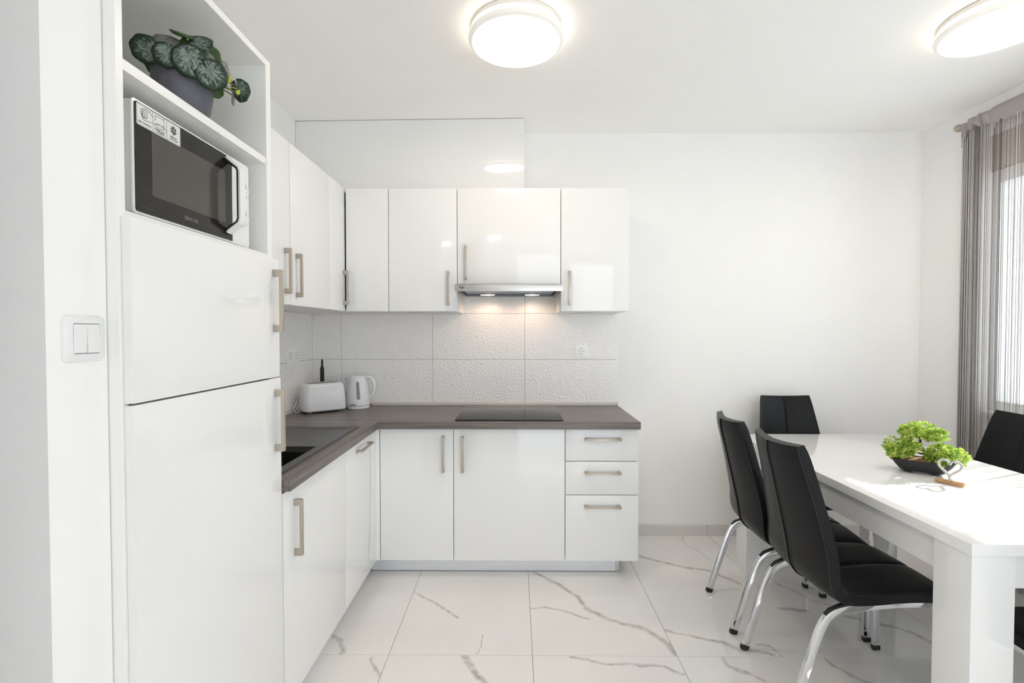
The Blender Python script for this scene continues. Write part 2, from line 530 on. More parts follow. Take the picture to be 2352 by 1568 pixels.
def tag(o, label, cat=None, group=None, kind=None):
    if label: o['label'] = label
    if cat: o['category'] = cat
    if group: o['group'] = group
    if kind: o['kind'] = kind
    return o

def copy_tree(o, parent=None):
    c = o.copy()
    COL.objects.link(c)
    if parent: c.parent = parent
    for ch in list(o.children): copy_tree(ch, c)
    return c

def struct(name, label, mb, m, bevel=0.0):
    o = mb.build(name, m, None, bevel)
    return tag(o, label, 'room shell', kind='structure')

def text(name, s, m, parent, origin, right, up, size, label=None, align='CENTER', bold=0.0, squeeze=1.0):
    """flat lettering: origin = centre of the line, right/up = its directions"""
    cu = bpy.data.curves.new(name, 'FONT')
    cu.body = s; cu.size = size; cu.align_x = align; cu.align_y = 'CENTER'
    cu.offset = bold; cu.extrude = 0.0001; cu.resolution_u = 2
    tmp = bpy.data.objects.new(name + '_curve', cu)
    COL.objects.link(tmp)
    dg = bpy.context.evaluated_depsgraph_get()
    dg.update()
    me = bpy.data.meshes.new_from_object(tmp.evaluated_get(dg))
    bpy.data.objects.remove(tmp); bpy.data.curves.remove(cu)
    r, u = Vector(right).normalized(), Vector(up).normalized()
    n = r.cross(u)
    mt = Matrix(((r.x*squeeze, u.x, n.x, origin[0]), (r.y*squeeze, u.y, n.y, origin[1]), (r.z*squeeze, u.z, n.z, origin[2]), (0, 0, 0, 1)))
    me.transform(mt)
    off = ORIGIN.get(parent.name, Vector())
    me.transform(Matrix.Translation(-off))
    me.materials.clear(); me.materials.append(M[m])
    me.name = name
    return link(name, me, parent, label)

# ------------------------------------------------------------------ room shell
XL, XR, YB, ZC = -1.345, 2.62, 3.135, 2.622
ZT = ZC
wb = struct('wall_back', 'white painted wall behind the cabinets and the dining table', MB().box(XL - 0.2, XR + 0.4, YB, YB + 0.2, -0.1, ZC + 0.1), 'wall')
wl = struct('wall_left', 'white wall behind the tall cabinet, tiled over the sink worktop', MB().box(XL - 0.2, XL, 0.93, YB, -0.1, ZC + 0.1), 'wall')
struct('wall_entry', 'white wall end with the double light switch, left of the tall cabinet', MB().box(-2.4, -0.80, 0.808, 0.930, -0.02, ZC + 0.1), 'wall')
struct('wall_hall', 'unseen white hallway wall, with a wall added to keep light off the wall end', MB().box(-2.4, -2.3, -3.4, 0.808, -0.02, ZC + 0.1).box(-0.72, -0.60, -3.2, -0.1, -0.02, ZC + 0.1), 'wall')  # second box is added to block daylight from the wall end
WY0, WY1, WZ0, WZ1 = 0.25, 2.735, 0.88, 2.433
wr = MB()
wr.box(XR, XR + 0.38, WY1, YB + 0.2, -0.1, ZC + 0.1)
wr.box(XR, XR + 0.38, WY0, WY1, -0.1, WZ0)
wr.box(XR, XR + 0.38, WY0, WY1, WZ1, ZC + 0.1)
wr.box(XR, XR + 0.38, -3.4, WY0, -0.1, ZC + 0.1)
struct('wall_right', 'white window wall behind the string curtain', wr, 'wall')
wk = MB()
wk.box(-2.4, 0.2, -3.4, -3.2, -0.1, ZC + 0.1).box(2.4, XR + 0.38, -3.4, -3.2, -0.1, ZC + 0.1).box(0.2, 2.4, -3.4, -3.2, 2.32, ZC + 0.1)  # opening widened to throw more daylight onto the back wall
struct('wall_rear', 'white wall behind the camera, its opening widened for fill light', wk, 'wall')
struct('ceiling', 'white ceiling carrying the round lamps', MB().box(-2.4, XR + 0.38, -3.4, YB + 0.2, ZC, ZC + 0.15), 'ceiling')

# floor: screed bed and single large tiles
fl = struct('floor', 'floor of large glossy white marble tiles with grey veins', MB().box(-2.4, XR + 0.38, -3.4, YB + 0.2, -0.15, -0.004), 'grout')
GX = [-2.33, -1.728, -1.128, -0.528, 0.0685, 0.667, 1.267, 1.867, 2.467, 2.62]
GY = [-3.2, -1.644, -0.444, 0.756, 1.956, 3.135]
for i in range(len(GX) - 1):
    for j in range(len(GY) - 1):
        g = 0.0011
        mine = [v for v in VEINS if GX[i] <= v[1][len(v[1]) // 2][0] < GX[i+1] and GY[j] <= v[1][len(v[1]) // 2][1] < GY[j+1]]
        if mine:
            M['marble'] = marble_material(mine)
        else:
            if 'marble_plain' not in M: M['marble_plain'] = marble_material([])
            M['marble'] = M['marble_plain']
        MB().box(GX[i] + g, GX[i+1] - g, GY[j] + g, GY[j+1] - g, -0.014, 0.0).build('tile', 'marble', fl, bevel=0.0006, seg=1)

# skirting along the back wall
bb = struct('baseboard_back', 'pale tile skirting along the foot of the back wall', MB().box(0.60, XR, YB - 0.004, YB, 0.0, 0.068), 'grout')
for a, b in ((0.60, 0.655), (0.655, 1.255), (1.255, 1.855), (1.855, 2.455), (2.455, 2.62)):
    MB().box(a + 0.001, b - 0.001, YB - 0.013, YB - 0.003, 0.0, 0.070).build('skirting_tile', 'skirting', bb, bevel=0.001, seg=1)
bs = struct('baseboard_right', 'pale tile skirting along the foot of the window wall', MB().box(XR - 0.004, XR, 0.62, YB - 0.014, 0.0, 0.068), 'grout')
for a, b in ((0.72, 1.32), (1.32, 1.92), (1.92, 2.52), (2.52, 3.12)):
    MB().box(XR - 0.013, XR - 0.003, a + 0.001, b - 0.001, 0.0, 0.070).build('skirting_tile', 'skirting', bs, bevel=0.001, seg=1)

# wall tiles over the worktop
TX = [XL + 0.010, -1.143, -0.545, 0.058, 0.660]
TZ = [0.857, 1.1575, 1.457, 1.757]
for i in range(4):
    for j in range(3):
        g = 0.0012
        MB().box(TX[i] + g, TX[i+1] - g, YB - 0.010, YB - 0.0005, TZ[j] + g, TZ[j+1] - g).build('tile', 'wall_tile', wb, bevel=0.0008, seg=1)
MB().box(XL + 0.012, 0.659, YB - 0.006, YB - 0.0002, 0.858, 1.755).build('grout_bed', 'grout', wb)
for a, b in ((1.53, 1.935), (1.935, 2.535), (2.535, 3.125)):
    for j in range(2):
        MB().box(XL + 0.0005, XL + 0.012, a + 0.0012, b - 0.0012, TZ[j] + 0.0012, TZ[j+1] - 0.0012).build('tile', 'wall_tile', wl, bevel=0.0008, seg=1)
MB().box(XL + 0.0002, XL + 0.008, 1.53, 3.120, 0.858, 1.456).build('grout_bed', 'grout', wl)

# window in the right wall
FX0, FX1 = XR + 0.05, XR + 0.12
w1 = MB()
w1.box(FX0, FX1, WY0, WY0 + 0.08, WZ0, 2.235).box(FX0, FX1, WY1 - 0.058, WY1, WZ0, 2.235)
w1.box(FX0, FX1, WY0 + 0.08, WY1 - 0.058, WZ0, WZ0 + 0.075).box(FX0, FX1, WY0 + 0.08, WY1 - 0.058, 2.16, 2.235)
w1.box(FX0, FX1, 1.63, 1.71, WZ0 + 0.075, 2.16)
win = struct('window_1', 'white framed window behind the string curtain', w1, 'pvc', 0.004)
MB().box(FX0 - 0.005, XR + 0.145, WY0 + 0.002, WY1 - 0.002, 2.237, WZ1 - 0.002).build('roller_shutter_box', 'shutter', win, label='roller shutter box above the panes, coloured as in shade')
for a, b in ((WY0 + 0.081, 1.629), (1.711, WY1 - 0.059)):
    MB().box(FX0 + 0.030, FX0 + 0.034, a, b, WZ0 + 0.076, 2.159).build('pane', 'glass', win)
MB().box(XR - 0.022, FX0 - 0.001, WY0 + 0.003, WY1 - 0.003, WZ0 + 0.001, WZ0 + 0.020).build('window_sill', 'pvc', win, bevel=0.003)
# outside: underside of the balcony above, and a partition added to cut the sun
ob = MB().box(XR + 0.40, XR + 1.55, -3.0, 4.6, 2.62, 2.80).box(XR + 0.40, XR + 1.54, 3.05, 3.25, -0.2, 2.615)
struct('trim_1', 'plastered balcony slab and added sun-blocking partition outside the window', ob, 'render')

# duct box panel above the back wall cabinets
dp = thing('duct_cover', 'glossy white boxed panel between back wall cabinets and ceiling', 'panel', (-0.65, 3.0, 2.15))
MB().prism([(-1.343, 2.933, 2.162), (0.050, 2.903, 2.162), (0.050, 2.921, 2.162), (-1.343, 2.951, 2.162)], (0, 0, ZC - 0.004 - 2.162)).build('front_board', 'lacquer', dp, bevel=0.001)
MB().prism([(0.030, 2.922, 2.162), (0.050, 2.922, 2.162), (0.050, 3.134, 2.162), (0.030, 3.134, 2.162)], (0, 0, ZC - 0.004 - 2.162)).build('end_board', 'lacquer', dp, bevel=0.001)

# ------------------------------------------------------------------ fitted kitchen
def handle(parent, c, axis, out, ln=0.195, proj=0.029):
    """bow handle; c = centre on the door face, axis = direction of the grip, out = direction away from the door"""
    c, a, o = Vector(c), Vector(axis), Vector(out)
    s = a.cross(o)
    mb = MB()
    h = ln / 2
    W = 0.0055
    prof = [(-h, 0), (-h, proj - 0.002), (-h + 0.002, proj), (h - 0.002, proj), (h, proj - 0.002), (h, 0), (h - 0.022, 0), (h - 0.022, proj - 0.0105), (-h + 0.022, proj - 0.0105), (-h + 0.022, 0)]
    pts = [c + a * p + o * (q + 0.0004) - s * W for p, q in prof]
    mb.prism(pts, s * 2 * W)
    return mb.build('handle', 'nickel', parent, bevel=0.0008, seg=1)

XF = (1, 0, 0); YF = (0, -1, 0); ZV = (0, 0, 1)

def carcass_box(x0, x1, y0, y1, z0, z1, t=0.018, open_side=None):
    """five boards; open_side in '-y', '+x'"""
    mb = MB()
    mb.box(x0, x1, y0, y1, z0, z0 + t).box(x0, x1, y0, y1, z1 - t, z1)
    if open_side == '-y':
        mb.box(x0, x0 + t, y0, y1, z0 + t, z1 - t).box(x1 - t, x1, y0, y1, z0 + t, z1 - t)
        mb.box(x0 + t, x1 - t, y1 - 0.006, y1, z0 + t, z1 - t)
    else:
        mb.box(x0, x1, y0, y0 + t, z0 + t, z1 - t).box(x0, x1, y1 - t, y1, z0 + t, z1 - t)
        mb.box(x0, x0 + 0.006, y0 + t, y1 - t, z0 + t, z1 - t)
    return mb

G = 0.0019
def back_door(parent, x0, x1, z0, z1, yf, name='door', g=G):
    return MB().box(x0 + g, x1 - g, yf, yf + 0.0185, z0 + g, z1 - g).build(name, 'lacquer', parent, bevel=0.0012)
def side_door(parent, y0, y1, z0, z1, xf, name='door', g=G):
    return MB().box(xf - 0.0185, xf, y0 + g, y1 - g, z0 + g, z1 - g).build(name, 'lacquer', parent, bevel=0.0012)

UF, UZ0, UZ1 = 2.770, 1.456, 2.165
# -- wall cabinets on the back wall
def wall_cab(name, label, x0, x1, z0, hx, hz, group=None):
    t = thing(name, label, 'cabinet', ((x0 + x1) / 2, 2.95, z0), group)
    carcass_box(x0 + 0.0006, x1 - 0.0006, UF + 0.021, YB - (0.011 if z0 < 1.5 else 0.0115), z0, UZ1, open_side='-y').build('carcass', 'carcass', t)
    d = back_door(t, x0, x1, z0, UZ1, UF)
    handle(d, (hx, UF, hz), ZV, YF)
    return t
wall_cab('wall_cabinet', 'white gloss wall cabinet left of the extractor hood, handle low at its right edge', -0.736, -0.339, UZ0, -0.390, 1.590)
wall_cab('wall_cabinet', 'wide short white gloss wall cabinet directly above the extractor hood', -0.339, 0.258, 1.612, -0.289, 1.737)
wall_cab('wall_cabinet', 'white gloss wall cabinet right of the extractor hood, handle at its left edge', 0.258, 0.651, UZ0, 0.309, 1.590)

# -- corner wall cabinet with two narrow leaves
UXF = -0.987
t = thing('corner_wall_cabinet', 'white gloss corner wall cabinet with two narrow leaves meeting in the corner', 'cabinet', (-1.1, 2.9, UZ0))
mb = MB()
for z in (UZ0, UZ1 - 0.018):
    mb.box(XL + 0.013, -0.7366, UF + 0.021, YB - 0.011, z, z + 0.018)
    mb.box(XL + 0.013, UXF - 0.021, 2.5306, UF + 0.021, z, z + 0.018)
zb, ztp = UZ0 + 0.018, UZ1 - 0.018
mb.box(-0.7546, -0.7366, UF + 0.021, YB - 0.011, zb, ztp)
mb.box(XL + 0.013, UXF - 0.021, 2.5306, 2.5486, zb, ztp)
mb.box(XL + 0.013, XL + 0.019, 2.5486, YB - 0.011, zb, ztp)
mb.box(XL + 0.019, -0.7546, YB - 0.017, YB - 0.011, zb, ztp)
mb.build('carcass', 'carcass', t)
MB().box(-0.982, -0.736 - G, UF, UF + 0.0185, UZ0 + G, UZ1 - G).build('door', 'lacquer', t, bevel=0.0012)
d = MB().box(UXF - 0.0185, UXF, 2.53 + G, 2.764, UZ0 + G, UZ1 - G).build('door', 'lacquer', t, bevel=0.0012)
handle(d, (UXF, 2.735, 1.590), ZV, XF)

# -- wall cabinet on the left wall (two doors)
t = thing('wall_cabinet', 'white gloss double door wall cabinet on the left wall beside the tall cabinet', 'cabinet', (-1.15, 2.1, UZ0))
carcass_box(XL + 0.013, UXF - 0.021, 1.660, 2.5294, UZ0, UZ1, open_side='+x').build('carcass', 'carcass', t)
d = side_door(t, 1.660, 2.094, UZ0, UZ1, UXF)
handle(d, (UXF, 2.045, 1.600), ZV, XF)
d = side_door(t, 2.094, 2.530, UZ0, UZ1, UXF)
handle(d, (UXF, 2.150, 1.592), ZV, XF)

# -- base units on the back wall
BF, BZ0, BZ1 = 2.575, 0.095, 0.815
def base_cab(label, x0, x1, hx):
    t = thing('base_cabinet', label, 'cabinet', ((x0 + x1) / 2, 2.85, BZ0))
    carcass_box(x0 + 0.0006, x1 - 0.0006, BF + 0.021, YB - 0.005, BZ0, 0.819, open_side='-y').build('carcass', 'carcass', t)
    d = back_door(t, x0, x1, BZ0, BZ1, BF)
    handle(d, (hx, BF, 0.679), ZV, YF)
    return t
base_cab('white gloss base cabinet in the corner, handle at the right edge of its door', -0.737, -0.338, -0.392)
base_cab('wide white gloss base cabinet under the hob, handle at the left edge of its door', -0.338, 0.266, -0.287)
t = thing('drawer_unit', 'white gloss unit of three drawers at the right end of the worktop', 'drawers', (0.465, 2.85, BZ0))
carcass_box(0.2666, 0.6605, BF + 0.021, YB - 0.005, BZ0, 0.819, open_side='-y').build('carcass', 'carcass', t)
for z0, z1, hz in ((0.640, BZ1, 0.762), (0.457, 0.640, 0.580), (BZ0, 0.457, 0.397)):
    d = back_door(t, 0.266, 0.664, z0, z1, BF, 'drawer', 0.002)
    handle(d, (0.468, BF, hz), (1, 0, 0), YF)

# -- base units on the left wall
LF = -0.758
t = thing('corner_filler', 'narrow white gloss filler strip in the inner corner of the base units', 'filler', (-0.75, 2.57, BZ0))
MB().prism([(-0.7765, 2.5565, BZ0), (LF, 2.5565, BZ0), (LF, 2.5750, BZ0), (-0.7392, 2.5750, BZ0), (-0.7392, 2.5935, BZ0), (-0.7765, 2.5935, BZ0)], (0, 0, BZ1 - BZ0)).build('strip', 'lacquer', t, bevel=0.001)
t = thing('dishwasher', 'built-in dishwasher with a white gloss panel and a horizontal handle', 'dishwasher', (-1.05, 2.33, BZ0))
MB().box(-1.32, LF - 0.021, 2.108, 2.552, BZ0 + 0.005, 0.817).build('body', 'steel', t, bevel=0.003)
d = side_door(t, 2.104, 2.555, BZ0, BZ1, LF, 'front_panel')
handle(d, (LF, 2.350, 0.770), (0, 1, 0), XF)
t = thing('sink_cabinet', 'white gloss base cabinet under the sink beside the fridge doors', 'cabinet', (-1.05, 1.83, BZ0))
mb = MB()
x0, x1, y0, y1 = -1.335, LF - 0.021, 1.538, 2.1034
mb.box(x0, x1, y0, y1, BZ0, BZ0 + 0.018).box(x0, x1, y0, y0 + 0.018, BZ0 + 0.018, 0.819).box(x0, x1, y1 - 0.018, y1, BZ0 + 0.018, 0.60)
mb.box(x0, x0 + 0.006, y0 + 0.018, y1 - 0.018, BZ0 + 0.018, 0.60)
mb.build('carcass', 'carcass', t)
d = side_door(t, 1.5385, 2.104, BZ0, BZ1, LF)
handle(d, (LF, 1.620, 0.672), ZV, XF)

# -- plinths
t = thing('plinth', 'silver plinth board under the back base units', 'plinth', (-0.1, 2.655, 0))
MB().box(-0.808, 0.556, 2.650, 2.664, 0.004, 0.0935).build('board', 'plinth', t, bevel=0.001)
MB().box(0.5565, 0.576, 2.647, 2.668, 0.002, 0.0935).build('end_cap', 'alu', t, bevel=0.004, label='grey aluminium end cap')
MB().box(-0.808, 0.556, 2.6485, 2.652, 0.0, 0.0038).build('seal', 'grey_plastic', t)
t = thing('plinth', 'silver plinth board under the sink cabinet and the dishwasher', 'plinth', (-0.82, 2.1, 0))
MB().box(-0.826, -0.812, 1.540, 2.648, 0.0, 0.0935).build('board', 'plinth', t, bevel=0.001)

# -- worktop
WZ_0, WT = 0.821, 0.860
t = thing('worktop', 'continuous grey brown wood effect worktop in an L along both walls', 'worktop', (-0.8, 2.6, WZ_0))
MB().box(-1.329, 0.662, 2.530, 3.1235, WZ_0, WT).build('panel', 'wood_x', t, bevel=0.004, seg=3)
SX0, SX1, SY0, SY1 = -1.262, -0.802, 1.612, 2.380      # cut-out for the sink
mb = MB()
xs, ys = [-1.329, SX0, SX1, -0.733], [1.5385, SY0, SY1, 2.5265]
vs = {}
def gv(i, j, k):
    if (i, j, k) not in vs: vs[(i, j, k)] = mb.bm.verts.new((xs[i], ys[j], (WZ_0, WT)[k]))
    return vs[(i, j, k)]
for i in range(3):
    for j in range(3):
        if (i, j) == (1, 1):
            continue
        for k in (0, 1):
            mb.bm.faces.new((gv(i, j, k), gv(i+1, j, k), gv(i+1, j+1, k), gv(i, j+1, k)))
for i in range(3):
    mb.bm.faces.new((gv(i, 0, 0), gv(i+1, 0, 0), gv(i+1, 0, 1), gv(i, 0, 1)))
    mb.bm.faces.new((gv(i, 3, 0), gv(i+1, 3, 0), gv(i+1, 3, 1), gv(i, 3, 1)))
    mb.bm.faces.new((gv(0, i, 0), gv(0, i+1, 0), gv(0, i+1, 1), gv(0, i, 1)))
    mb.bm.faces.new((gv(3, i, 0), gv(3, i+1, 0), gv(3, i+1, 1), gv(3, i, 1)))
for a, b in (((1, 1), (2, 1)), ((2, 1), (2, 2)), ((2, 2), (1, 2)), ((1, 2), (1, 1))):
    mb.bm.faces.new((gv(*a, 0), gv(*b, 0), gv(*b, 1), gv(*a, 1)))
mb.build('panel', 'wood_y', t, bevel=0.003, seg=2)
MB().box(-1.329, -0.733, 2.5268, 2.5297, WZ_0 + 0.002, WT + 0.0008).build('joint_strip', 'alu', t, label='thin pale metal strip over the joint')
st = [(0, 0), (0.016, 0), (0.016, 0.004), (0.006, 0.016), (0.0, 0.017)]
MB().prism([(-1.329, 3.1245 - a, WT + b) for a, b in st], (1.329 + 0.658, 0, 0)).build('sealing_strip', 'strip', t, label='grey sealing strip along the tiles')
MB().prism([(-1.3325 + a, 1.5385, WT + b) for a, b in st], (0, 3.108 - 1.5385, 0)).build('sealing_strip', 'strip', t, label='grey sealing strip along the tiles')
MB().box(0.6585, 0.6605, 3.107, 3.1245, WT, WT + 0.018).build('strip_end_cap', 'strip', t)

# -- sink
t = thing('kitchen_sink', 'anthracite composite sink with drainer let into the left worktop', 'sink', (-1.03, 2.0, WT))
ox0, ox1, oy0, oy1, zt = -1.272, -0.790, 1.600, 2.392, WT + 0.0065
bx0, bx1, by0, by1 = -1.225, -0.824, 1.640, 1.962
dx0, dx1, dy0, dy1 = -1.225, -0.824, 2.000, 2.352
mb = MB()
xs = [ox0, bx0, bx1, ox1]; ys = [oy0, by0, by1, dy0, dy1, oy1]
vv = [[mb.bm.verts.new((x, y, zt)) for y in ys] for x in xs]
for i in range(3):
    for j in range(5):
        if i == 1 and j in (1, 3):
            continue
        mb.bm.faces.new((vv[i][j], vv[i+1][j], vv[i+1][j+1], vv[i][j+1]))
lo = [mb.bm.verts.new(p) for p in ((ox0 - .002, oy0 - .002, WT + .0003), (ox1 + .002, oy0 - .002, WT + .0003), (ox1 + .002, oy1 + .002, WT + .0003), (ox0 - .002, oy1 + .002, WT + .0003))]
mb.bm.faces.new([v[0] for v in vv] + [lo[1], lo[0]])
mb.bm.faces.new([v[5] for v in reversed(vv)] + [lo[3], lo[2]])
mb.bm.faces.new(list(reversed(vv[0])) + [lo[0], lo[3]])
mb.bm.faces.new(vv[3] + [lo[2], lo[1]])
# shallow drainer tray
q = [vv[1][3], vv[2][3], vv[2][4], vv[1][4]]
w = [mb.bm.verts.new((x, y, zt - z)) for x, y, z in ((dx0 + .012, dy0 + .006, .007), (dx1 - .012, dy0 + .006, .007), (dx1 - .012, dy1 - .012, .004), (dx0 + .012, dy1 - .012, .004))]
for i in range(4):
    mb.bm.faces.new((q[i], q[(i+1) % 4], w[(i+1) % 4], w[i]))
mb.bm.faces.new(w)
mb.build('rim', 'sink', t, bevel=0.0, sharp=25)
mb = MB()
D = 0.17
r1 = [(bx0, by0, zt), (bx1, by0, zt), (bx1, by1, zt), (bx0, by1, zt)]
r2 = [(bx0 + .012, by0 + .012, zt - .02), (bx1 - .012, by0 + .012, zt - .02), (bx1 - .012, by1 - .012, zt - .02), (bx0 + .012, by1 - .012, zt - .02)]
r3 = [(bx0 + .02, by0 + .02, zt - D), (bx1 - .02, by0 + .02, zt - D), (bx1 - .02, by1 - .02, zt - D), (bx0 + .02, by1 - .02, zt - D)]
r4 = [(bx0 - .002 + .014, by0 + .01, zt - .022), (bx1 - .01, by0 + .01, zt - .022), (bx1 - .01, by1 - .01, zt - .022), (bx0 + .012, by1 - .01, zt - .022)]
mb.rings([r1, r2, r3], True, False)
mb.bm.faces.new([mb.bm.verts.new(p) for p in r3])
mb.build('bowl', 'sink_bowl', t, sharp=25)
MB().box(-1.040, -1.000, by1 - 0.006, by1 + 0.004, zt - 0.002, zt + 0.0015).build('overflow_cover', 'sink', t, bevel=0.001)

# -- hob
t = thing('induction_hob', 'black glass hob let into the worktop under the hood', 'hob', (-0.036, 2.82, WT))
MB().box(-0.327, 0.255, 2.562, 3.058, WT + 0.0005, WT + 0.006).build('glass_plate', 'glass_black', t, bevel=0.0015)
for k in range(4):
    MB().lathe((-0.05 + 0.03 * k, 2.60, WT + 0.0060), [(0.004, 0), (0.004, 0.0002)], 12).build('touch_mark', 'print_dim', t)

# -- extractor hood
t = thing('extractor_hood', 'slim steel telescopic extractor hood with two lit spots', 'hood', (-0.04, 2.9, 1.57))
MB().box(-0.342, 0.262, 2.680, 2.694, 1.566, 1.603).build('front_strip', 'steel', t, bevel=0.0015)
MB().box(-0.3435, -0.3365, 2.682, 2.700, 1.565, 1.604).build('end_cap', 'alu', t, bevel=0.001)
MB().box(0.2565, 0.2635, 2.682, 2.700, 1.565, 1.604).build('end_cap', 'alu', t, bevel=0.001)
mb = MB()
mb.box(-0.334, 0.253, 2.696, 3.105, 1.590, 1.607).box(-0.334, 0.253, 2.7, 2.706, 1.573, 1.590)
mb.box(-0.334, -0.320, 2.706, 3.105, 1.570, 1.590).box(0.239, 0.253, 2.706, 3.105, 1.570, 1.590).box(-0.320, 0.239, 3.06, 3.105, 1.566, 1.590)
mb.build('housing', 'hood_inside', t, bevel=0.001, seg=1)
MB().box(-0.30, 0.219, 2.745, 2.950, 1.572, 1.588).build('grease_filter', 'film', t, label='blue filmed grease filter')
MB().box(-0.30, 0.219, 2.977, 3.055, 1.579, 1.588).build('grease_filter', 'filter', t, label='grey mesh grease filter')
for k in range(9):
    x = -0.28 + k * 0.06
    MB().box(x, x + 0.004, 2.98, 3.05, 1.5775, 1.5795).build('filter_rib', 'alu', t)
for x in (-0.176, 0.100):
    lp = MB().lathe((x, 2.985, 1.5655), [(0.050, 0.012), (0.050, 0.002), (0.046, 0.001)], 24).build('spot_ring', 'steel', t)
    MB().lathe((x, 2.985, 1.5664), [(0.0455, 0.0), (0.036, -0.0012), (0.018, -0.0018)], 24).build('spot_lens', 'spot_on', lp)
    sd = bpy.data.lights.new('hood_spot', 'SPOT')
    sd.energy = 1.0; sd.color = (1.0, 0.70, 0.50); sd.spot_size = math.radians(168); sd.spot_blend = 0.5; sd.shadow_soft_size = 0.02
    so = bpy.data.objects.new('hood_spot', sd); COL.objects.link(so)
    so.location = (x, 2.99, 1.555)
text('logo', 'beko', 'ink', t, (-0.303, 2.6798, 1.5885), (1, 0, 0), (0, 0, 1), 0.0145, bold=0.0004)
MB().bar([(-0.314, 2.6796, 1.5785), (-0.303, 2.6796, 1.5792), (-0.291, 2.6796, 1.5815)], 0.0004, 0.0016, (0, 1, 0)).build('logo_line', 'ink', t)

# ------------------------------------------------------------------ tall cabinet with built-in fridge
TF = -0.776
t = thing('tall_cabinet', 'tall white cabinet with fridge doors below and two open niches above', 'cabinet', (-1.05, 1.23, 0))
TY0, TY1, TZ1 = 0.9325, 1.5235, 2.187
MB().box(XL + 0.002, TF, TY0, TY0 + 0.0185, 0.0, TZ1).build('side_panel', 'carcass', t, bevel=0.0008, seg=1)
MB().box(XL + 0.013, TF, TY1 - 0.027, TY1, 0.0, TZ1).build('side_panel', 'carcass', t, bevel=0.0008, seg=1)
MB().box(XL + 0.013, TF, TY0 + 0.019, TY1 - 0.0275, TZ1 - 0.020, TZ1).build('top_panel', 'niche', t, bevel=0.0008, seg=1)
MB().box(XL + 0.018, TF - 0.004, TY0 + 0.019, TY1 - 0.0275, 1.862, 1.884).build('shelf', 'niche', t, bevel=0.0008, seg=1)
MB().box(XL + 0.018, TF, TY0 + 0.019, TY1 - 0.0275, 1.562, 1.583).build('niche_floor', 'niche', t, bevel=0.0008, seg=1)
MB().box(XL + 0.013, XL + 0.017, TY0 + 0.019, TY1 - 0.0275, 0.02, TZ1 - 0.021).build('back_panel', 'niche', t)
DF = -0.757
d = MB().box(DF - 0.0185, DF, 0.939, 1.5275, 1.1985, 1.5685).build('fridge_door', 'lacquer', t, bevel=0.0016, label='upper fridge door')
handle(d, (DF, 1.4935, 1.437), ZV, XF)
d = MB().box(DF - 0.0185, DF, 0.939, 1.5315, 0.095, 1.1945).build('fridge_door', 'lacquer', t, bevel=0.0016, label='lower fridge door')
handle(d, (DF, 1.4965, 1.062), ZV, XF)
MB().box(-1.30, TF - 0.03, TY0 + 0.03, TY1 - 0.04, 0.10, 1.555).build('fridge_body', 'white_plastic', t, bevel=0.004)
MB().box(-0.83, -0.816, TY0 + 0.02, TY1 - 0.028, 0.0, 0.0935).build('plinth_board', 'plinth', t)

# ------------------------------------------------------------------ microwave
MX = -0.800
t = thing('microwave', 'white microwave oven with black door in the lower niche of the tall cabinet', 'microwave', (-0.98, 1.22, 1.584))
MB().box(-1.16, MX - 0.006, 1.003, 1.436, 1.594, 1.830).build('body', 'white_plastic', t, bevel=0.006)
def rrect(y0, y1, z0, z1, r, x, n=5, corners=(1, 1, 1, 1)):
    out = []
    for (cy, cz, a0), on in zip(((y1 - r, z1 - r, 0), (y0 + r, z1 - r, 90), (y0 + r, z0 + r, 180), (y1 - r, z0 + r, 270)), corners):
        if on:
            for k in range(n + 1):
                a = math.radians(a0 + 90 * k / n)
                out.append((x, cy + r * math.cos(a), cz + r * math.sin(a)))
        else:
            out.append((x, cy + (r if a0 in (0, 270) else -r), cz + (r if a0 in (0, 90) else -r)))
    return out
MB().prism(rrect(1.001, 1.437, 1.592, 1.832, 0.008, MX - 0.006), (0.0055, 0, 0)).build('front_frame', 'white_plastic', t, bevel=0.001)
d = MB().prism(rrect(1.0065, 1.3495, 1.5965, 1.8275, 0.006, MX - 0.0004, corners=(0, 1, 1, 0)), (0.0016, 0, 0)).build('door', 'oven_glass', t, label='black glass door')
MB().prism(rrect(1.052, 1.318, 1.640, 1.782, 0.003, MX + 0.0013), (0.0004, 0, 0)).build('door_window', 'oven_window', d, label='tinted grey window')
hp = [(MX + 0.001, 0, 1.815), (MX + 0.004, 0, 1.812), (MX + 0.033, 0, 1.790), (MX + 0.037, 0, 1.782), (MX + 0.037, 0, 1.652), (MX + 0.033, 0, 1.643), (MX + 0.004, 0, 1.623), (MX + 0.001, 0, 1.619)]
MB().bar([(x, 1.3265, z) for x, y, z in hp], 0.025, 0.005, (0, 1, 0)).build('handle', 'black_plastic', t, bevel=0.001, seg=1)
MB().bar([(x + 0.0055, 1.3268, z + dz) for (x, y, z), dz in zip(hp, (0.006, 0.005, 0.003, 0.0, 0.0, -0.003, -0.005, -0.006))], 0.026, 0.0058, (0, 1, 0)).build('handle_cover', 'white_plastic', t, bevel=0.0006, seg=1)
MB().prism(rrect(1.352, 1.434, 1.60, 1.825, 0.006, MX - 0.0006), (0.0012, 0, 0)).build('control_panel', 'white_plastic', t)
for z in (1.752, 1.674):
    k = MB().lathe((MX, 1.400, z), [(0.0245, 0.0006), (0.0235, 0.003), (0.0205, 0.010), (0.018, 0.0115)], 28, 'x').build('knob', 'white_plastic', t)
    MB().box(MX + 0.0112, MX + 0.0122, 1.399, 1.401, z + 0.004, z + 0.017).build('pointer', 'print_grey', k)
    MB().lathe((MX + 0.0004, 1.400, z), [(0.0258, 0.0), (0.0258, 0.0004)], 28, 'x').build('dial_ring', 'alu', t)
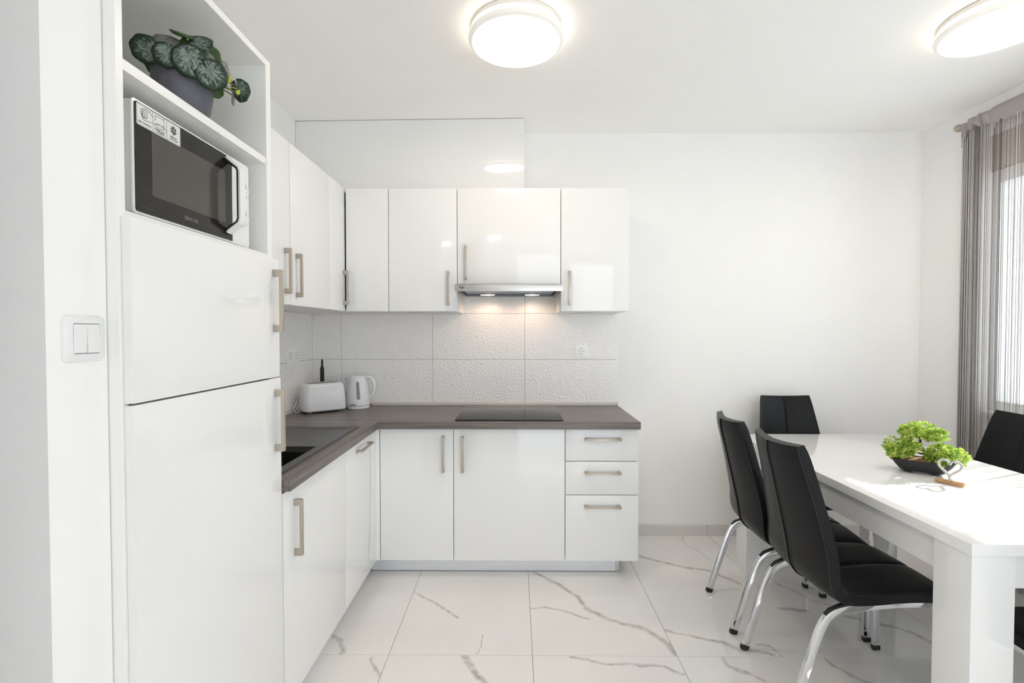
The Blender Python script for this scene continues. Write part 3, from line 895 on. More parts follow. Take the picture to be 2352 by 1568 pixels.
for y, zz in ((1.398, 1.704), (1.398, 1.784)):
    MB().box(MX + 0.0004, MX + 0.0008, y - 0.010, y + 0.010, zz, zz + 0.0012).build('dial_mark', 'print_grey', t)
for y in (1.03, 1.405):
    for x in (-1.13, MX - 0.03):
        MB().lathe((x, y, 1.584), [(0.011, 0), (0.013, 0.0105)], 14).build('foot', 'rubber', t)
MB().box(-1.12, MX - 0.012, 1.0, 1.0026, 1.586, 1.593).build('base_edge', 'rubber', t)
text('logo', 'SENCOR', 'print_grey', d, (MX + 0.0019, 1.1775, 1.6165), (0, 1, 0), (0, 0, 1), 0.0125, bold=0.0002)
text('lettering', 'INNER LIGHT', 'print_dim', d, (MX + 0.0019, 1.0375, 1.6085), (0, 1, 0), (0, 0, 1), 0.0058)
# sticker
SXX = MX + 0.0015
s = MB().prism(rrect(1.0105, 1.143, 1.780, 1.8255, 0.004, SXX), (0.0003, 0, 0)).build('sticker', 'sticker', t, label='silver sticker with three pictograms')
P0 = SXX + 0.0005
def ink_line(name, pts, w=0.0005, closed=False, m='ink'):
    return MB().tube([(P0, y, z) for y, z in pts], w, 4, closed).build(name, m, s)
for y in (1.0565, 1.0985):
    ink_line('divider', [(y, 1.7805), (y, 1.825)], 0.0004, m='print_grey')
ink_line('border', [(y, z) for x, y, z in rrect(1.012, 1.1415, 1.7815, 1.824, 0.0035, 0)], 0.0003, True, 'print_grey')
ink_line('hand_drawing', [(1.0565, 1.8120), (1.0460, 1.8195), (1.0350, 1.8215), (1.0245, 1.8165), (1.0225, 1.8125), (1.0240, 1.8065), (1.0250, 1.8010), (1.0285, 1.7985)])
ink_line('hand_drawing', [(1.0430, 1.8150), (1.0350, 1.8180), (1.0260, 1.8130), (1.0250, 1.8100)])
ink_line('hand_drawing', [(1.0565, 1.7985), (1.0500, 1.7985), (1.0400, 1.7965), (1.0310, 1.7955), (1.0285, 1.7980), (1.0320, 1.8000), (1.0370, 1.8005), (1.0400, 1.8020)])
ink_line('knob_drawing', [(1.0330 + 0.0075 * math.cos(a * PI / 5), 1.8065 + 0.0065 * math.sin(a * PI / 5)) for a in range(10)], closed=True)
ink_line('knob_drawing', [(1.0310 + 0.004 * math.cos(a * PI / 4), 1.8055 + 0.004 * math.sin(a * PI / 4)) for a in range(8)], closed=True)
ink_line('oven_drawing', [(1.0640, 1.8090), (1.0640, 1.8200), (1.0890, 1.8200), (1.0890, 1.8050), (1.0640, 1.8015), (1.0600, 1.7995)])
ink_line('oven_drawing', [(1.0890, 1.8200), (1.0915, 1.8230)])
ink_line('oven_drawing', [(1.0890, 1.8050), (1.0985, 1.7975)])
ink_line('plate_drawing', [(1.0765 + 0.0135 * math.cos(a * PI / 8), 1.7995 + 0.0042 * math.sin(a * PI / 8)) for a in range(16)], closed=True)
cy_, cz_ = 1.1200, 1.8090
for k in range(6):
    a = k * PI / 3 + PI / 6
    u = Vector((0, math.cos(a), math.sin(a))); n_ = Vector((0, -math.sin(a), math.cos(a)))
    c0 = Vector((P0, cy_, cz_))
    for p, q in ((c0 + u * 0.0012, c0 + u * 0.0098), (c0 + u * 0.0062, c0 + u * 0.0092 + n_ * 0.0032), (c0 + u * 0.0062, c0 + u * 0.0092 - n_ * 0.0032), (c0 + u * 0.0034, c0 + u * 0.0060 + n_ * 0.0026), (c0 + u * 0.0034, c0 + u * 0.0060 - n_ * 0.0026)):
        MB().tube([p, q], 0.00065, 4).build('snowflake_arm', 'ink', s)
for y, z, tx in ((1.0340, 1.7880, 'EASY CONTROL'), (1.0775, 1.7905, 'ENAMEL EASY'), (1.0775, 1.7855, 'CLEANING'), (1.1200, 1.7930, 'DEFROST'), (1.1200, 1.7875, 'FUNCTION')):
    text('lettering', tx, 'ink', s, (P0, y, z), (0, 1, 0), (0, 0, 1), 0.0050, bold=0.00005)

# ------------------------------------------------------------------ plant on the shelf
t = thing('potted_plant', 'silver leaved begonia in a slate grey pot on the top shelf', 'plant', (-0.857, 1.24, 1.884))
c = (-0.857, 1.24, 1.8845)
MB().lathe(c, [(0.044, 0.0), (0.050, 0.003), (0.060, 0.030), (0.066, 0.065), (0.0685, 0.100), (0.0685, 0.114), (0.063, 0.114), (0.062, 0.098), (0.0, 0.098)], 40).build('pot', 'pot', t, sharp=50)
MB().lathe(c, [(0.0615, 0.0982), (0.05, 0.104), (0.0, 0.107)], 24).build('soil', 'dark', t)
def leaf(center, normal, tip, r, m='leaf', sx=1.0, fold=0.10, root=(-0.857, 1.24, 2.0)):
    """round begonia leaf with a notch: normal = side shown, tip = direction of the blade away from the stalk"""
    n = Vector(normal).normalized(); u = Vector(tip); u = (u - n * u.dot(n)).normalized(); v = n.cross(u)
    c = Vector(center)
    bm = bmesh.new(); uv = bm.loops.layers.uv.new('uv')
    NR, NA = 5, 30
    base = c - u * r * 0.35
    grid = []
    for i in range(NR + 1):
        f = i / NR; row = []
        for k in range(NA + 1):
            a = -PI * 0.94 + 2 * PI * 0.94 * k / NA
            # outline of a rounded heart seen from the stalk
            rad = r * (1.02 + 0.36 * math.cos(a)) * (1 + 0.025 * math.sin(9 * a))
            x, y = f * rad * math.cos(a), f * rad * math.sin(a) * sx
            zz = -fold * r * (y / r) ** 2 + 0.05 * r * math.sin(3 * a) * f * f - 0.10 * r * f * f
            row.append((base + u * x + v * y + n * zz, (k / NA, f)))
        grid.append(row)
    vs = [[bm.verts.new(p) for p, _ in row] for row in grid]
    for i in range(NR):
        for k in range(NA):
            f = bm.faces.new((vs[i][k], vs[i+1][k], vs[i+1][k+1], vs[i][k+1]))
            f.smooth = True
            for lp, (ii, kk) in zip(f.loops, ((i, k), (i+1, k), (i+1, k+1), (i, k+1))):
                lp[uv].uv = grid[ii][kk][1]
    bmesh.ops.remove_doubles(bm, verts=bm.verts, dist=1e-6)
    bmesh.ops.recalc_face_normals(bm, faces=bm.faces)
    g = bmesh.ops.solidify(bm, geom=bm.faces[:], thickness=0.0012)
    off = ORIGIN[t.name]
    bmesh.ops.translate(bm, verts=bm.verts, vec=-off)
    me = bpy.data.meshes.new('leaf'); bm.to_mesh(me); bm.free()
    me.materials.append(M[m])
    lf = link('leaf', me, t)
    rt = Vector(root)
    mid = (base + rt) / 2 + Vector((0, 0, 0.012))
    MB().tube([rt, mid, base - n * 0.002], 0.0016, 5).build('stalk', 'stem', lf)
    return lf
VW = Vector((0.55, -0.75, -0.36))      # roughly towards the room
RT, UP = Vector((0.80, 0.55, 0.1)), Vector((0, 0, 1))
LEAVES = (
    (-0.8800, 1.1450, 2.0118, 0.03, -0.15, -0.1, 150, 'leaf', 1.0, 0.05),
    (-0.8365, 1.1536, 2.0022, 0.027, 0, -0.05, -100, 'leaf', 1.0, 0.05),
    (-0.8473, 1.1796, 2.0516, 0.031, 0.1, 0.95, 175, 'leaf_mauve', 1.0, 0.12),
    (-0.8255, 1.2043, 2.0835, 0.031, 0.2, 2.6, 170, 'leaf_back', 1.0, 0.1),
    (-0.7842, 1.1957, 2.0535, 0.030, -0.55, 0.7, -35, 'leaf', 1.0, 0.15),
    (-0.7920, 1.1726, 1.9992, 0.037, 0.05, 0.1, -75, 'leaf', 1.0, 0.05),
    (-0.8063, 1.1693, 2.0245, 0.024, -0.6, 0.7, 40, 'leaf', 0.8, 0.2),
    (-0.7790, 1.2157, 2.0350, 0.026, 0.5, 0.4, -40, 'leaf_mauve', 0.8, 0.15),
    (-0.7592, 1.2043, 1.9823, 0.0345, 0.1, 0.05, -50, 'leaf', 1.0, 0.03),
    (-0.7508, 1.2639, 2.0183, 0.028, 1.9, 0.6, -60, 'leaf_mauve', 0.9, 0.2),
    (-0.7349, 1.2811, 1.9816, 0.028, -0.95, 0.05, -70, 'leaf', 0.9, 0.2),
    (-0.7866, 1.2632, 1.9729, 0.018, 0.2, 0, -80, 'leaf_back', 1.0, 0.1),
    (-0.8947, 1.1886, 1.9979, 0.02, -0.6, 0, -100, 'leaf_back', 1.0, 0.1),
    (-0.7947, 1.2527, 2.0572, 0.025, 0, 0.1, 20, 'leaf_back', 1.0, 0.1),
    (-0.7495, 1.2817, 1.9613, 0.019, 3.0, 0, -85, 'leaf_mauve', 0.6, 0.1),
    (-0.8835, 1.1950, 2.0504, 0.025, 0, 0.6, 120, 'leaf_back', 1.0, 0.1),
    (-0.8421, 1.2036, 2.0381, 0.03, 0, 0.3, -90, 'leaf_back', 1.0, 0.1),
    (-0.8120, 1.2161, 2.0538, 0.03, 0, 0.3, -60, 'leaf_back', 1.0, 0.1),
)
SPROUTS = (
    (-0.7408, 1.2447, 1.9925, 0.0105),
    (-0.7495, 1.2308, 1.9699, 0.0075),
    (-0.7223, 1.2531, 1.9632, 0.0065),
)
for lx, ly, lz, r, nx, nz, ang, m, sx, fold in LEAVES:
    a = math.radians(ang)
    leaf((lx, ly, lz), VW + RT * nx + UP * nz, RT.normalized() * math.cos(a) + UP * math.sin(a), r, m, sx, fold)
for lx, ly, lz, r in SPROUTS:
    leaf((lx, ly, lz), VW + RT * 0.3, UP + RT * 0.4, r, 'sprout', 0.6, 0.2)
for run in ([(-0.825, 1.235, 2.000), (-0.795, 1.240, 2.006), (-0.770, 1.252, 1.992), (-0.750, 1.258, 1.981), (-0.734, 1.268, 1.979)],
            [(-0.820, 1.235, 1.998), (-0.785, 1.245, 1.996), (-0.766, 1.255, 1.978), (-0.748, 1.260, 1.973), (-0.727, 1.267, 1.970)]):
    MB().tube(run, 0.0013, 5).build('runner', 'sprout', t)

# ------------------------------------------------------------------ small appliances and sockets
t = thing('toaster', 'white two slice toaster in the corner of the worktop', 'toaster', (-1.165, 2.868, WT))
c0 = Vector((-1.165, 2.868, WT)); ra = math.radians(38)
RX = Matrix.Translation(c0) @ Matrix.Rotation(ra, 4, 'Z')
def rr2(a, b, r, z, n=6):
    out = []
    for cx_, cy2, a0 in ((a - r, b - r, 0), (-a + r, b - r, 90), (-a + r, -b + r, 180), (a - r, -b + r, 270)):
        for k in range(n + 1):
            q = math.radians(a0 + 90 * k / n)
            out.append((cx_ + r * math.cos(q), cy2 + r * math.sin(q), z))
    return out
mb = MB()
mb.rings([rr2(0.123, 0.077, 0.035, 0.016), rr2(0.124, 0.078, 0.035, 0.024), rr2(0.121, 0.075, 0.034, 0.09), rr2(0.114, 0.068, 0.032, 0.155), rr2(0.108, 0.062, 0.030, 0.168), rr2(0.098, 0.052, 0.026, 0.174), rr2(0.088, 0.032, 0.012, 0.174), rr2(0.087, 0.031, 0.012, 0.1725), rr2(0.086, 0.030, 0.012, 0.120)], True, True)
mb.build('shell', 'toaster', t, sharp=60, xf=RX)
MB().rings([rr2(0.0845, 0.0285, 0.012, 0.1215), rr2(0.0855, 0.0295, 0.012, 0.1733)]).build('slot_insert', 'dark', t, xf=RX, label='dark bread slots')
MB().box(-0.083, 0.083, -0.0025, 0.0025, 0.1735, 0.1742).build('slot_bar', 'steel', t, xf=RX)
MB().rings([rr2(0.116, 0.070, 0.033, 0.0085), rr2(0.119, 0.073, 0.033, 0.0158)]).build('base', 'grey_plastic', t, xf=RX, label='grey base')
for a, b in ((-0.088, -0.048), (0.088, -0.048), (-0.088, 0.048), (0.088, 0.048)):
    MB().lathe((a, b, 0.0002), [(0.012, 0), (0.018, 0.009)], 14).build('foot', 'grey_plastic', t, xf=RX)
fr = RX @ Vector((0.058, -0.0773, 0.036)); rd = Vector((math.cos(ra), math.sin(ra), 0))
text('logo', 'SENCOR', 'ink', t, tuple(fr), rd, (0, 0.03, 1), 0.0095, bold=0.0003)
MB().tube([(-1.262, 2.835, 0.871), (-1.283, 2.816, 0.864), (-1.302, 2.830, 0.880), (-1.303, 2.862, 0.915), (-1.296, 2.895, 0.925), (-1.272, 2.935, 0.890)], 0.0032, 8).build('cord', 'white_plastic', t, label='looped white cord')
MB().tube([(-1.258, 2.830, 0.868), (-1.290, 2.790, 0.8645), (-1.309, 2.800, 0.884), (-1.310, 2.845, 0.921), (-1.304, 2.880, 0.927), (-1.285, 2.930, 0.885)], 0.0032, 8).build('cord', 'white_plastic', t, label='looped white cord')

t = thing('kettle', 'white electric kettle with a grey water gauge beside the toaster', 'kettle', (-0.992, 2.995, WT))
kc = (-0.992, 2.995, WT)
MB().lathe(kc, [(0.066, 0.0003), (0.070, 0.003), (0.071, 0.014), (0.068, 0.018)], 36).build('power_base', 'white_plastic', t)
mb = MB()
mb.lathe(kc, [(0.067, 0.0185), (0.0735, 0.022), (0.0735, 0.045), (0.069, 0.09), (0.061, 0.14), (0.053, 0.180), (0.050, 0.193), (0.044, 0.200), (0.034, 0.204), (0.0, 0.206)], 40)
mb.build('body', 'toaster', t, sharp=50)
mb = MB()
sp = []
for f, w, x0, x1 in ((0.188, 0.024, -0.040, -0.090), (0.187, 0.022, -0.040, -0.090), (0.165, 0.017, -0.043, -0.079), (0.140, 0.010, -0.047, -0.068), (0.120, 0.003, -0.052, -0.062)):
    sp.append([(kc[0] + x0, kc[1] - w, kc[2] + f), (kc[0] + (x0 + x1) / 2, kc[1] - w * 0.85, kc[2] + f), (kc[0] + x1, kc[1], kc[2] + f), (kc[0] + (x0 + x1) / 2, kc[1] + w * 0.85, kc[2] + f), (kc[0] + x0, kc[1] + w, kc[2] + f)])
mb.rings(sp)
mb.build('spout', 'toaster', t, sharp=40)
hpts = [(0.046, 0.192), (0.066, 0.196), (0.086, 0.188), (0.099, 0.168), (0.104, 0.140), (0.101, 0.110), (0.092, 0.085), (0.080, 0.066), (0.068, 0.056)]
MB().tube([(kc[0] + a, kc[1] - 0.004, kc[2] + b) for a, b in hpts], 0.011, 10).build('handle', 'toaster', t)
def on_body(h, ang):
    prof = [(0.0735, 0.022), (0.0735, 0.045), (0.069, 0.09), (0.061, 0.14), (0.053, 0.180)]
    for (r0, h0), (r1, h1) in zip(prof[:-1], prof[1:]):
        if h0 <= h <= h1: r = r0 + (r1 - r0) * (h - h0) / (h1 - h0)
    r += 0.0012
    return Vector((kc[0] + r * math.sin(ang), kc[1] - r * math.cos(ang), kc[2] + h))
mb = MB(); rows = []
NN = 40
for k in range(NN + 1):
    h = 0.060 + 0.112 * k / NN
    d_ = min(k, NN - k) / NN * 0.112
    e = math.sqrt(max(0.03, 1 - max(0.0, 1 - d_ / 0.0095) ** 2))
    rows.append([on_body(h, 0.36 - 0.10 * k / NN + s_ * 0.15 * e) for s_ in (-1, -0.33, 0.33, 1)])
mb.rings(rows, False, False)
g_ = mb.build('water_gauge', 'grey_plastic', t, label='grey translucent water gauge')
for h in (0.075, 0.10, 0.125, 0.142, 0.158):
    p = on_body(h, 0.355 - 0.10 * (h - 0.06) / 0.112)
    MB().box(p.x - 0.003, p.x + 0.003, p.y - 0.0018, p.y - 0.0006, p.z - 0.002, p.z + 0.002).build('gauge_mark', 'ink', g_)
text('logo', 'gorenje', 'ink', t, (-1.003, 2.9203, WT + 0.031), (1, -0.14, 0), (0, 0, 1), 0.0125, bold=0.0004)
MB().box(-0.921, -0.909, 2.992, 3.004, WT + 0.018, WT + 0.025).build('switch', 'red', t, bevel=0.001, label='small red switch')

t = thing('bottle', 'slim black bottle standing behind the toaster', 'bottle', (-1.238, 3.045, WT))
MB().lathe((-1.238, 3.045, WT), [(0.0118, 0.0003), (0.0124, 0.004), (0.0124, 0.238), (0.0118, 0.245), (0.0070, 0.258), (0.0063, 0.265), (0.0063, 0.292), (0.0050, 0.297)], 20).build('body', 'rubber', t)
MB().lathe((-1.238, 3.045, WT + 0.2972), [(0.0052, 0), (0.0052, 0.004), (0.003, 0.006)], 16).build('cap', 'black_plastic', t)

def socket(name, label, c, right, out, n):
    """frame of n Schuko inserts; c = centre of the frame on the wall face"""
    c, r, o = Vector(c), Vector(right), Vector(out); u = Vector((0, 0, 1))
    t = thing(name, label, 'socket', tuple(c))
    W = 0.081
    def slab(mb, a0, a1, b0, b1, d0, d1):
        p = [c + r * a + u * b + o * d0 for a, b in ((a0, b0), (a1, b0), (a1, b1), (a0, b1))]
        mb.prism(p, o * (d1 - d0))
        return mb
    slab(MB(), -W * n / 2, W * n / 2, -0.0405, 0.0405, 0.0004, 0.008).build('frame', 'socket', t, bevel=0.0025)
    for k in range(n):
        a = (k - (n - 1) / 2) * W * 0.98
        i = slab(MB(), a - 0.0275, a + 0.0275, -0.0275, 0.0275, 0.0082, 0.0105).build('insert', 'socket', t, bevel=0.0012)
        cc = c + r * a
        ring = lambda rad, d: [cc + (r * math.cos(q * PI / 14) + u * math.sin(q * PI / 14)) * rad + o * d for q in range(28)]
        MB().rings([ring(0.0215, 0.0106), ring(0.0205, 0.0120), ring(0.0195, 0.0120), ring(0.0190, 0.0107)]).build('well', 'socket', i)
        MB().rings([ring(0.0220, 0.01055), ring(0.0214, 0.01055), ring(0.0214, 0.0109), ring(0.0220, 0.0109)], True, False, True).build('well_shadow_gap', 'grey_plastic', i)
        for aa, b in ((-0.0095, 0), (0.0095, 0), (0, 0.0165), (0, -0.0165)):
            hc = cc + r * aa + u * b
            rg = lambda d: [hc + (r * math.cos(q * PI / 5) + u * math.sin(q * PI / 5)) * 0.0029 + o * d for q in range(10)]
            MB().rings([rg(0.0121), rg(0.0126)]).build('contact', 'dark', i)
    return t
socket('wall_socket', 'single white socket on the tiles right of the hob', (0.425, YB - 0.010, 1.2125), (1, 0, 0), (0, -1, 0), 1)
socket('wall_socket', 'double white socket on the left tiled wall above the toaster', (XL + 0.012, 2.838, 1.197), (0, 1, 0), (1, 0, 0), 2)

t = thing('light_switch', 'white double rocker light switch on the wall end left of the tall cabinet', 'switch', (-0.80, 0.879, 1.329))
def sl(mb, y0, y1, z0, z1, x0, x1):
    return mb.box(-0.80 + x0, -0.80 + x1, y0, y1, z0, z1)
mb = MB()
mb.rings([rrect(0.836, 0.922, 1.2865, 1.3715, 0.010, -0.7996), rrect(0.837, 0.921, 1.2875, 1.3705, 0.010, -0.7965), rrect(0.845, 0.913, 1.2955, 1.3625, 0.008, -0.7930), rrect(0.8512, 0.9068, 1.3012, 1.3568, 0.003, -0.7928), rrect(0.8512, 0.9068, 1.3012, 1.3568, 0.003, -0.7965)])
mb.build('frame', 'white_plastic', t, sharp=45)
MB().box(-0.7964, -0.7955, 0.8515, 0.9065, 1.3015, 1.3565).build('gap_plate', 'grey_plastic', t)
for y0, y1, tilt in ((0.8520, 0.8785, 0.0022), (0.8795, 0.9060, -0.0022)):
    MB().rings([[(-0.7954, y0, 1.3025), (-0.7954, y1, 1.3025), (-0.7915 - tilt * 0.5, y1, 1.3025), (-0.7915 - tilt * 0.5, y0, 1.3025)],
                [(-0.7954, y0, 1.3290), (-0.7954, y1, 1.3290), (-0.7915, y1, 1.3290), (-0.7915, y0, 1.3290)],
                [(-0.7954, y0, 1.3555), (-0.7954, y1, 1.3555), (-0.7915 + tilt * 0.5, y1, 1.3555), (-0.7915 + tilt * 0.5, y0, 1.3555)]]).build('rocker', 'white_plastic', t, bevel=0.0006, seg=1)

# ------------------------------------------------------------------ ceiling lamps
def ceiling_lamp(label, x, y):
    t = thing('ceiling_lamp', label, 'lamp', (x, y, ZC), 'round lit ceiling lamps')
    c = (x, y, ZC)
    MB().lathe(c, [(0.183, -0.0003), (0.190, -0.004), (0.192, -0.022), (0.186, -0.024)], 64).build('base', 'lamp_body', t)
    MB().lathe(c, [(0.186, -0.0245), (0.194, -0.027), (0.194, -0.040), (0.186, -0.0425)], 64).build('light_slot', 'lamp_slot', t, label='lit gap between base and rim')
    MB().rings([[(x + r * math.cos(a * PI / 32), y + r * math.sin(a * PI / 32), ZC + h) for a in range(64)] for r, h in ((0.185, -0.043), (0.199, -0.0435), (0.201, -0.050), (0.197, -0.060), (0.186, -0.066), (0.178, -0.064), (0.178, -0.045))], True, False, True).build('rim', 'lamp_rim', t)
    MB().lathe(c, [(0.1775, -0.0455), (0.1775, -0.062), (0.150, -0.070), (0.09, -0.075), (0.0, -0.077)], 64).build('diffuser', 'lamp_on', t, sharp=60)
    return t
ceiling_lamp('round lit ceiling lamp over the middle of the kitchen floor', 0.0, 2.052)
ceiling_lamp('round lit ceiling lamp over the dining table, cut by the picture edge', 1.955, 1.985)
ceiling_lamp('round lit ceiling lamp in the room behind the camera', -0.50, -0.90)

# ------------------------------------------------------------------ dining table
t = thing('dining_table', 'white gloss rectangular dining table with square legs', 'table', (1.69, 2.04, 0))
tx0, tx1, ty0, ty1 = 1.268, 2.108, 1.329, 2.760
MB().box(tx0, tx1, ty0, ty1, 0.717, 0.750).build('tabletop', 'table', t, bevel=0.0012)
lw = 0.122
i = 0.006
for x in (tx0 + i, tx1 - i - lw):
    for y in (ty0 + i, ty1 - i - lw):
        MB().box(x, x + lw, y, y + lw, 0.0, 0.7165).build('leg', 'table', t, bevel=0.0015)
ap = 0.615
MB().box(tx0 + 0.022, tx0 + 0.044, ty0 + i + lw, ty1 - i - lw, ap, 0.7165).build('apron', 'table', t, bevel=0.001, seg=1)
MB().box(tx1 - 0.044, tx1 - 0.022, ty0 + i + lw, ty1 - i - lw, ap, 0.7165).build('apron', 'table', t, bevel=0.001, seg=1)
MB().box(tx0 + i + lw, tx1 - i - lw, ty0 + 0.022, ty0 + 0.044, ap, 0.7165).build('apron', 'table', t, bevel=0.001, seg=1)
MB().box(tx0 + i + lw, tx1 - i - lw, ty1 - 0.044, ty1 - 0.022, ap, 0.7165).build('apron', 'table', t, bevel=0.001, seg=1)

# ------------------------------------------------------------------ chairs
def smooth_path(pts, n):
    """Catmull-Rom through 2-D/3-D points"""
    P = [Vector(p) for p in pts]
    P = [P[0] * 2 - P[1]] + P + [P[-1] * 2 - P[-2]]
    out = []
    for i in range(1, len(P) - 2):
        for k in range(n):
            s = k / n
            a, b, c, d = P[i-1], P[i], P[i+1], P[i+2]
            out.append(0.5 * ((2 * b) + (c - a) * s + (2*a - 5*b + 4*c - d) * s*s + (3*b - a - 3*c + d) * s**3))
    out.append(P[-2])
    return out

def make_chair():
    t = thing('dining_chair', '', 'chair', (0, 0, 0), 'black dining chairs around the white table')
    X0 = -0.2775          # rear feet
    prof = [(0.008, 0.932), (0.040, 0.800), (0.076, 0.640), (0.096, 0.545), (0.108, 0.475), (0.130, 0.435), (0.175, 0.4185), (0.260, 0.421), (0.380, 0.431), (0.490, 0.430), (0.552, 0.418)]
    wid = [0.147, 0.164, 0.186, 0.197, 0.202, 0.204, 0.204, 0.203, 0.201, 0.197, 0.190]
    wrap = [0.030, 0.034, 0.034, 0.030, 0.022, 0.012, 0.004, 0.0, -0.002, -0.004, -0.006]
    pts = smooth_path([(a, b, 0) for a, b in prof], 5)
    wd = [v.x for v in smooth_path([(a, 0, 0) for a in wid], 5)]
    wr_ = [v.x for v in smooth_path([(a, 0, 0) for a in wrap], 5)]
    m = len(pts); T = 0.0215
    rings = []; crease_r = []; crease_f = []; edge = {-1: [], 1: []}
    for i in range(m):
        tg = (pts[min(i+1, m-1)] - pts[max(i-1, 0)]).normalized()
        n = Vector((-tg.y, tg.x, 0))      # front / upper side
        if i == 0: pass
        def at(v, off):
            q = pts[i] + n * (wr_[i] * v * v + off)
            return Vector((X0 + q.x, v * wd[i], q.y))
        ring = []
        endf = 1.0 if 1 < i < m - 2 else (0.62 if i in (0, m - 1) else 0.9)
        vs = [-1, -0.93, -0.82, -0.66, -0.48, -0.30, -0.14, -0.035, 0, 0.035, 0.14, 0.30, 0.48, 0.66, 0.82, 0.93, 1]
        for v in vs:                       # front surface
            e = T * endf * (1 - 0.25 * max(0, (abs(v) - 0.8) / 0.2) ** 2)
            if abs(v) < 0.01: e -= 0.0065
            elif abs(v) < 0.05: e -= 0.001
            ring.append(at(v, e))
        for v in reversed(vs):             # rear surface
            e = -T * endf * (1 - 0.25 * max(0, (abs(v) - 0.8) / 0.2) ** 2)
            if abs(v) < 0.01: e -= 0.003
            ring.append(at(v, e))
        rings.append(ring)
        crease_r.append(at(0, -T * endf - 0.0035)); crease_f.append(at(0, T * endf - 0.0055))
        for s in (-1, 1):
            edge[s].append((at(s * 0.985, -T * endf * 0.80), at(s * 0.985, T * endf * 0.80)))
    MB().rings(rings).build('shell', 'leather', t, sharp=50)
    for s in (-1, 1):
        MB().tube([p for p, q in edge[s]], 0.0022, 6).build('piping', 'thread', t)
        MB().tube([q for p, q in edge[s]], 0.0016, 6).build('piping', 'thread', t)
    MB().tube(crease_r[:30], 0.0022, 6).build('back_seam', 'thread', t)
    MB().tube(crease_f, 0.0012, 5).build('front_seam', 'thread', t)
    # two bent chrome tubes: rear leg, seat rail, front leg
    for s in (-1, 1):
        y = s * 0.172
        path = [(0.004, 0.020), (0.030, 0.100), (0.058, 0.190), (0.084, 0.270), (0.104, 0.320), (0.126, 0.350), (0.160, 0.368), (0.22, 0.380), (0.32, 0.392), (0.42, 0.397), (0.49, 0.394), (0.523, 0.380), (0.538, 0.350), (0.543, 0.300), (0.549, 0.180), (0.555, 0.020)]
        pp = [(X0 + p.x, y, p.y) for p in smooth_path([(a, b, 0) for a, b in path], 3)]
        fr = MB().bar(pp, 0.016, 0.027, (0, 1, 0)).build('side_frame', 'chrome', t, bevel=0.0022, seg=2, sharp=40)
        for fx in (0.0, 0.556):
            sl_ = -0.30 if fx == 0 else 0.04
            MB().bar([(X0 + fx - 0.002 * (fx == 0), y, 0.0004), (X0 + fx + (0.007 if fx == 0 else -0.001), y, 0.022)], 0.0185, 0.030, (0, 1, 0)).build('rubber_foot', 'rubber', fr, bevel=0.002, seg=1)
        MB().bar([(X0 + a, y, b) for a, b in ((0.112, 0.352), (0.128, 0.370), (0.165, 0.386), (0.20, 0.392))], 0.014, 0.010, (0, 1, 0)).build('spacer_pad', 'rubber', t)
        MB().bar([(X0 + a, y, b) for a, b in ((0.40, 0.4115), (0.46, 0.4115))], 0.014, 0.006, (0, 1, 0)).build('spacer_pad', 'rubber', t)
    MB().box(X0 + 0.195, X0 + 0.225, -0.168, 0.168, 0.378, 0.398).build('cross_bar', 'chrome', t, bevel=0.002)
    MB().box(X0 + 0.44, X0 + 0.47, -0.168, 0.168, 0.388, 0.408).build('cross_bar', 'chrome', t, bevel=0.002)
    return t
ch0 = make_chair()
CH = ((1.2425, 1.832, 0.5, 'nearest black chair on the left side of the table, its back to the kitchen'),
      (1.256, 2.254, -5.0, 'second black chair on the left side of the table, farther from the viewer'),
      (1.688, 2.7725, -90.0, 'black chair at the far end of the table, its back against the wall'),
      (2.222, 2.312, 180.0, 'black chair on the window side of the table, before the string curtain'),
      (1.684, 1.300, 90.0, 'black chair at the near end of the table, mostly hidden by the front leg'))
for k, (x, y, a, lab) in enumerate(CH):
    o = ch0 if k == 0 else copy_tree(ch0)
    o.location = (x, y, 0); o.rotation_euler = (0, 0, math.radians(a)); o['label'] = lab

# ------------------------------------------------------------------ bonsai and heart on the table
t = thing('bonsai', 'small bright green artificial bonsai in a black boat shaped pot on the table', 'plant', (1.703, 2.014, 0.75))
B = Matrix.Translation((1.703, 2.014, 0.7503)) @ Matrix.Rotation(math.radians(-34), 4, 'Z')
mb = MB()
mb.rings([rr2(0.070, 0.036, 0.016, 0.008), rr2(0.078, 0.041, 0.018, 0.018), rr2(0.092, 0.050, 0.022, 0.036), rr2(0.100, 0.056, 0.024, 0.050), rr2(0.103, 0.058, 0.025, 0.056), rr2(0.097, 0.052, 0.022, 0.056), rr2(0.093, 0.048, 0.020, 0.046)])
mb.build('pot', 'bonsai_pot', t, sharp=40, xf=B)
for a, b in ((-0.052, -0.034), (0.030, -0.034), (-0.052, 0.022), (0.030, 0.022)):
    MB().box(a, a + 0.022, b, b + 0.012, 0.0, 0.010).build('pot_foot', 'bonsai_pot', t, bevel=0.001, seg=1, xf=B)
mb = MB()
rgs = []
for f, z in ((1.0, 0.050), (0.75, 0.054), (0.45, 0.058), (0.15, 0.060)):
    rgs.append([(p[0] * f + random.uniform(-.002, .002), p[1] * f + random.uniform(-.002, .002), z + random.uniform(-.002, .002)) for p in rr2(0.092, 0.047, 0.020, 0)])
mb.rings(rgs, True, True)
mb.build('gravel', 'gravel', t, sharp=10, xf=B)
def bp(*p): return B @ Vector(p)
trunk = [(0.010, 0.0, 0.052), (0.012, 0.002, 0.075), (0.004, 0.004, 0.100), (-0.004, 0.002, 0.122), (-0.006, 0.0, 0.145), (-0.010, 0.0, 0.165)]
MB().tube([bp(*p) for p in trunk], 0.005, 8, taper=[0.009, 0.0065, 0.005, 0.0045, 0.004, 0.003]).build('trunk', 'bark', t)
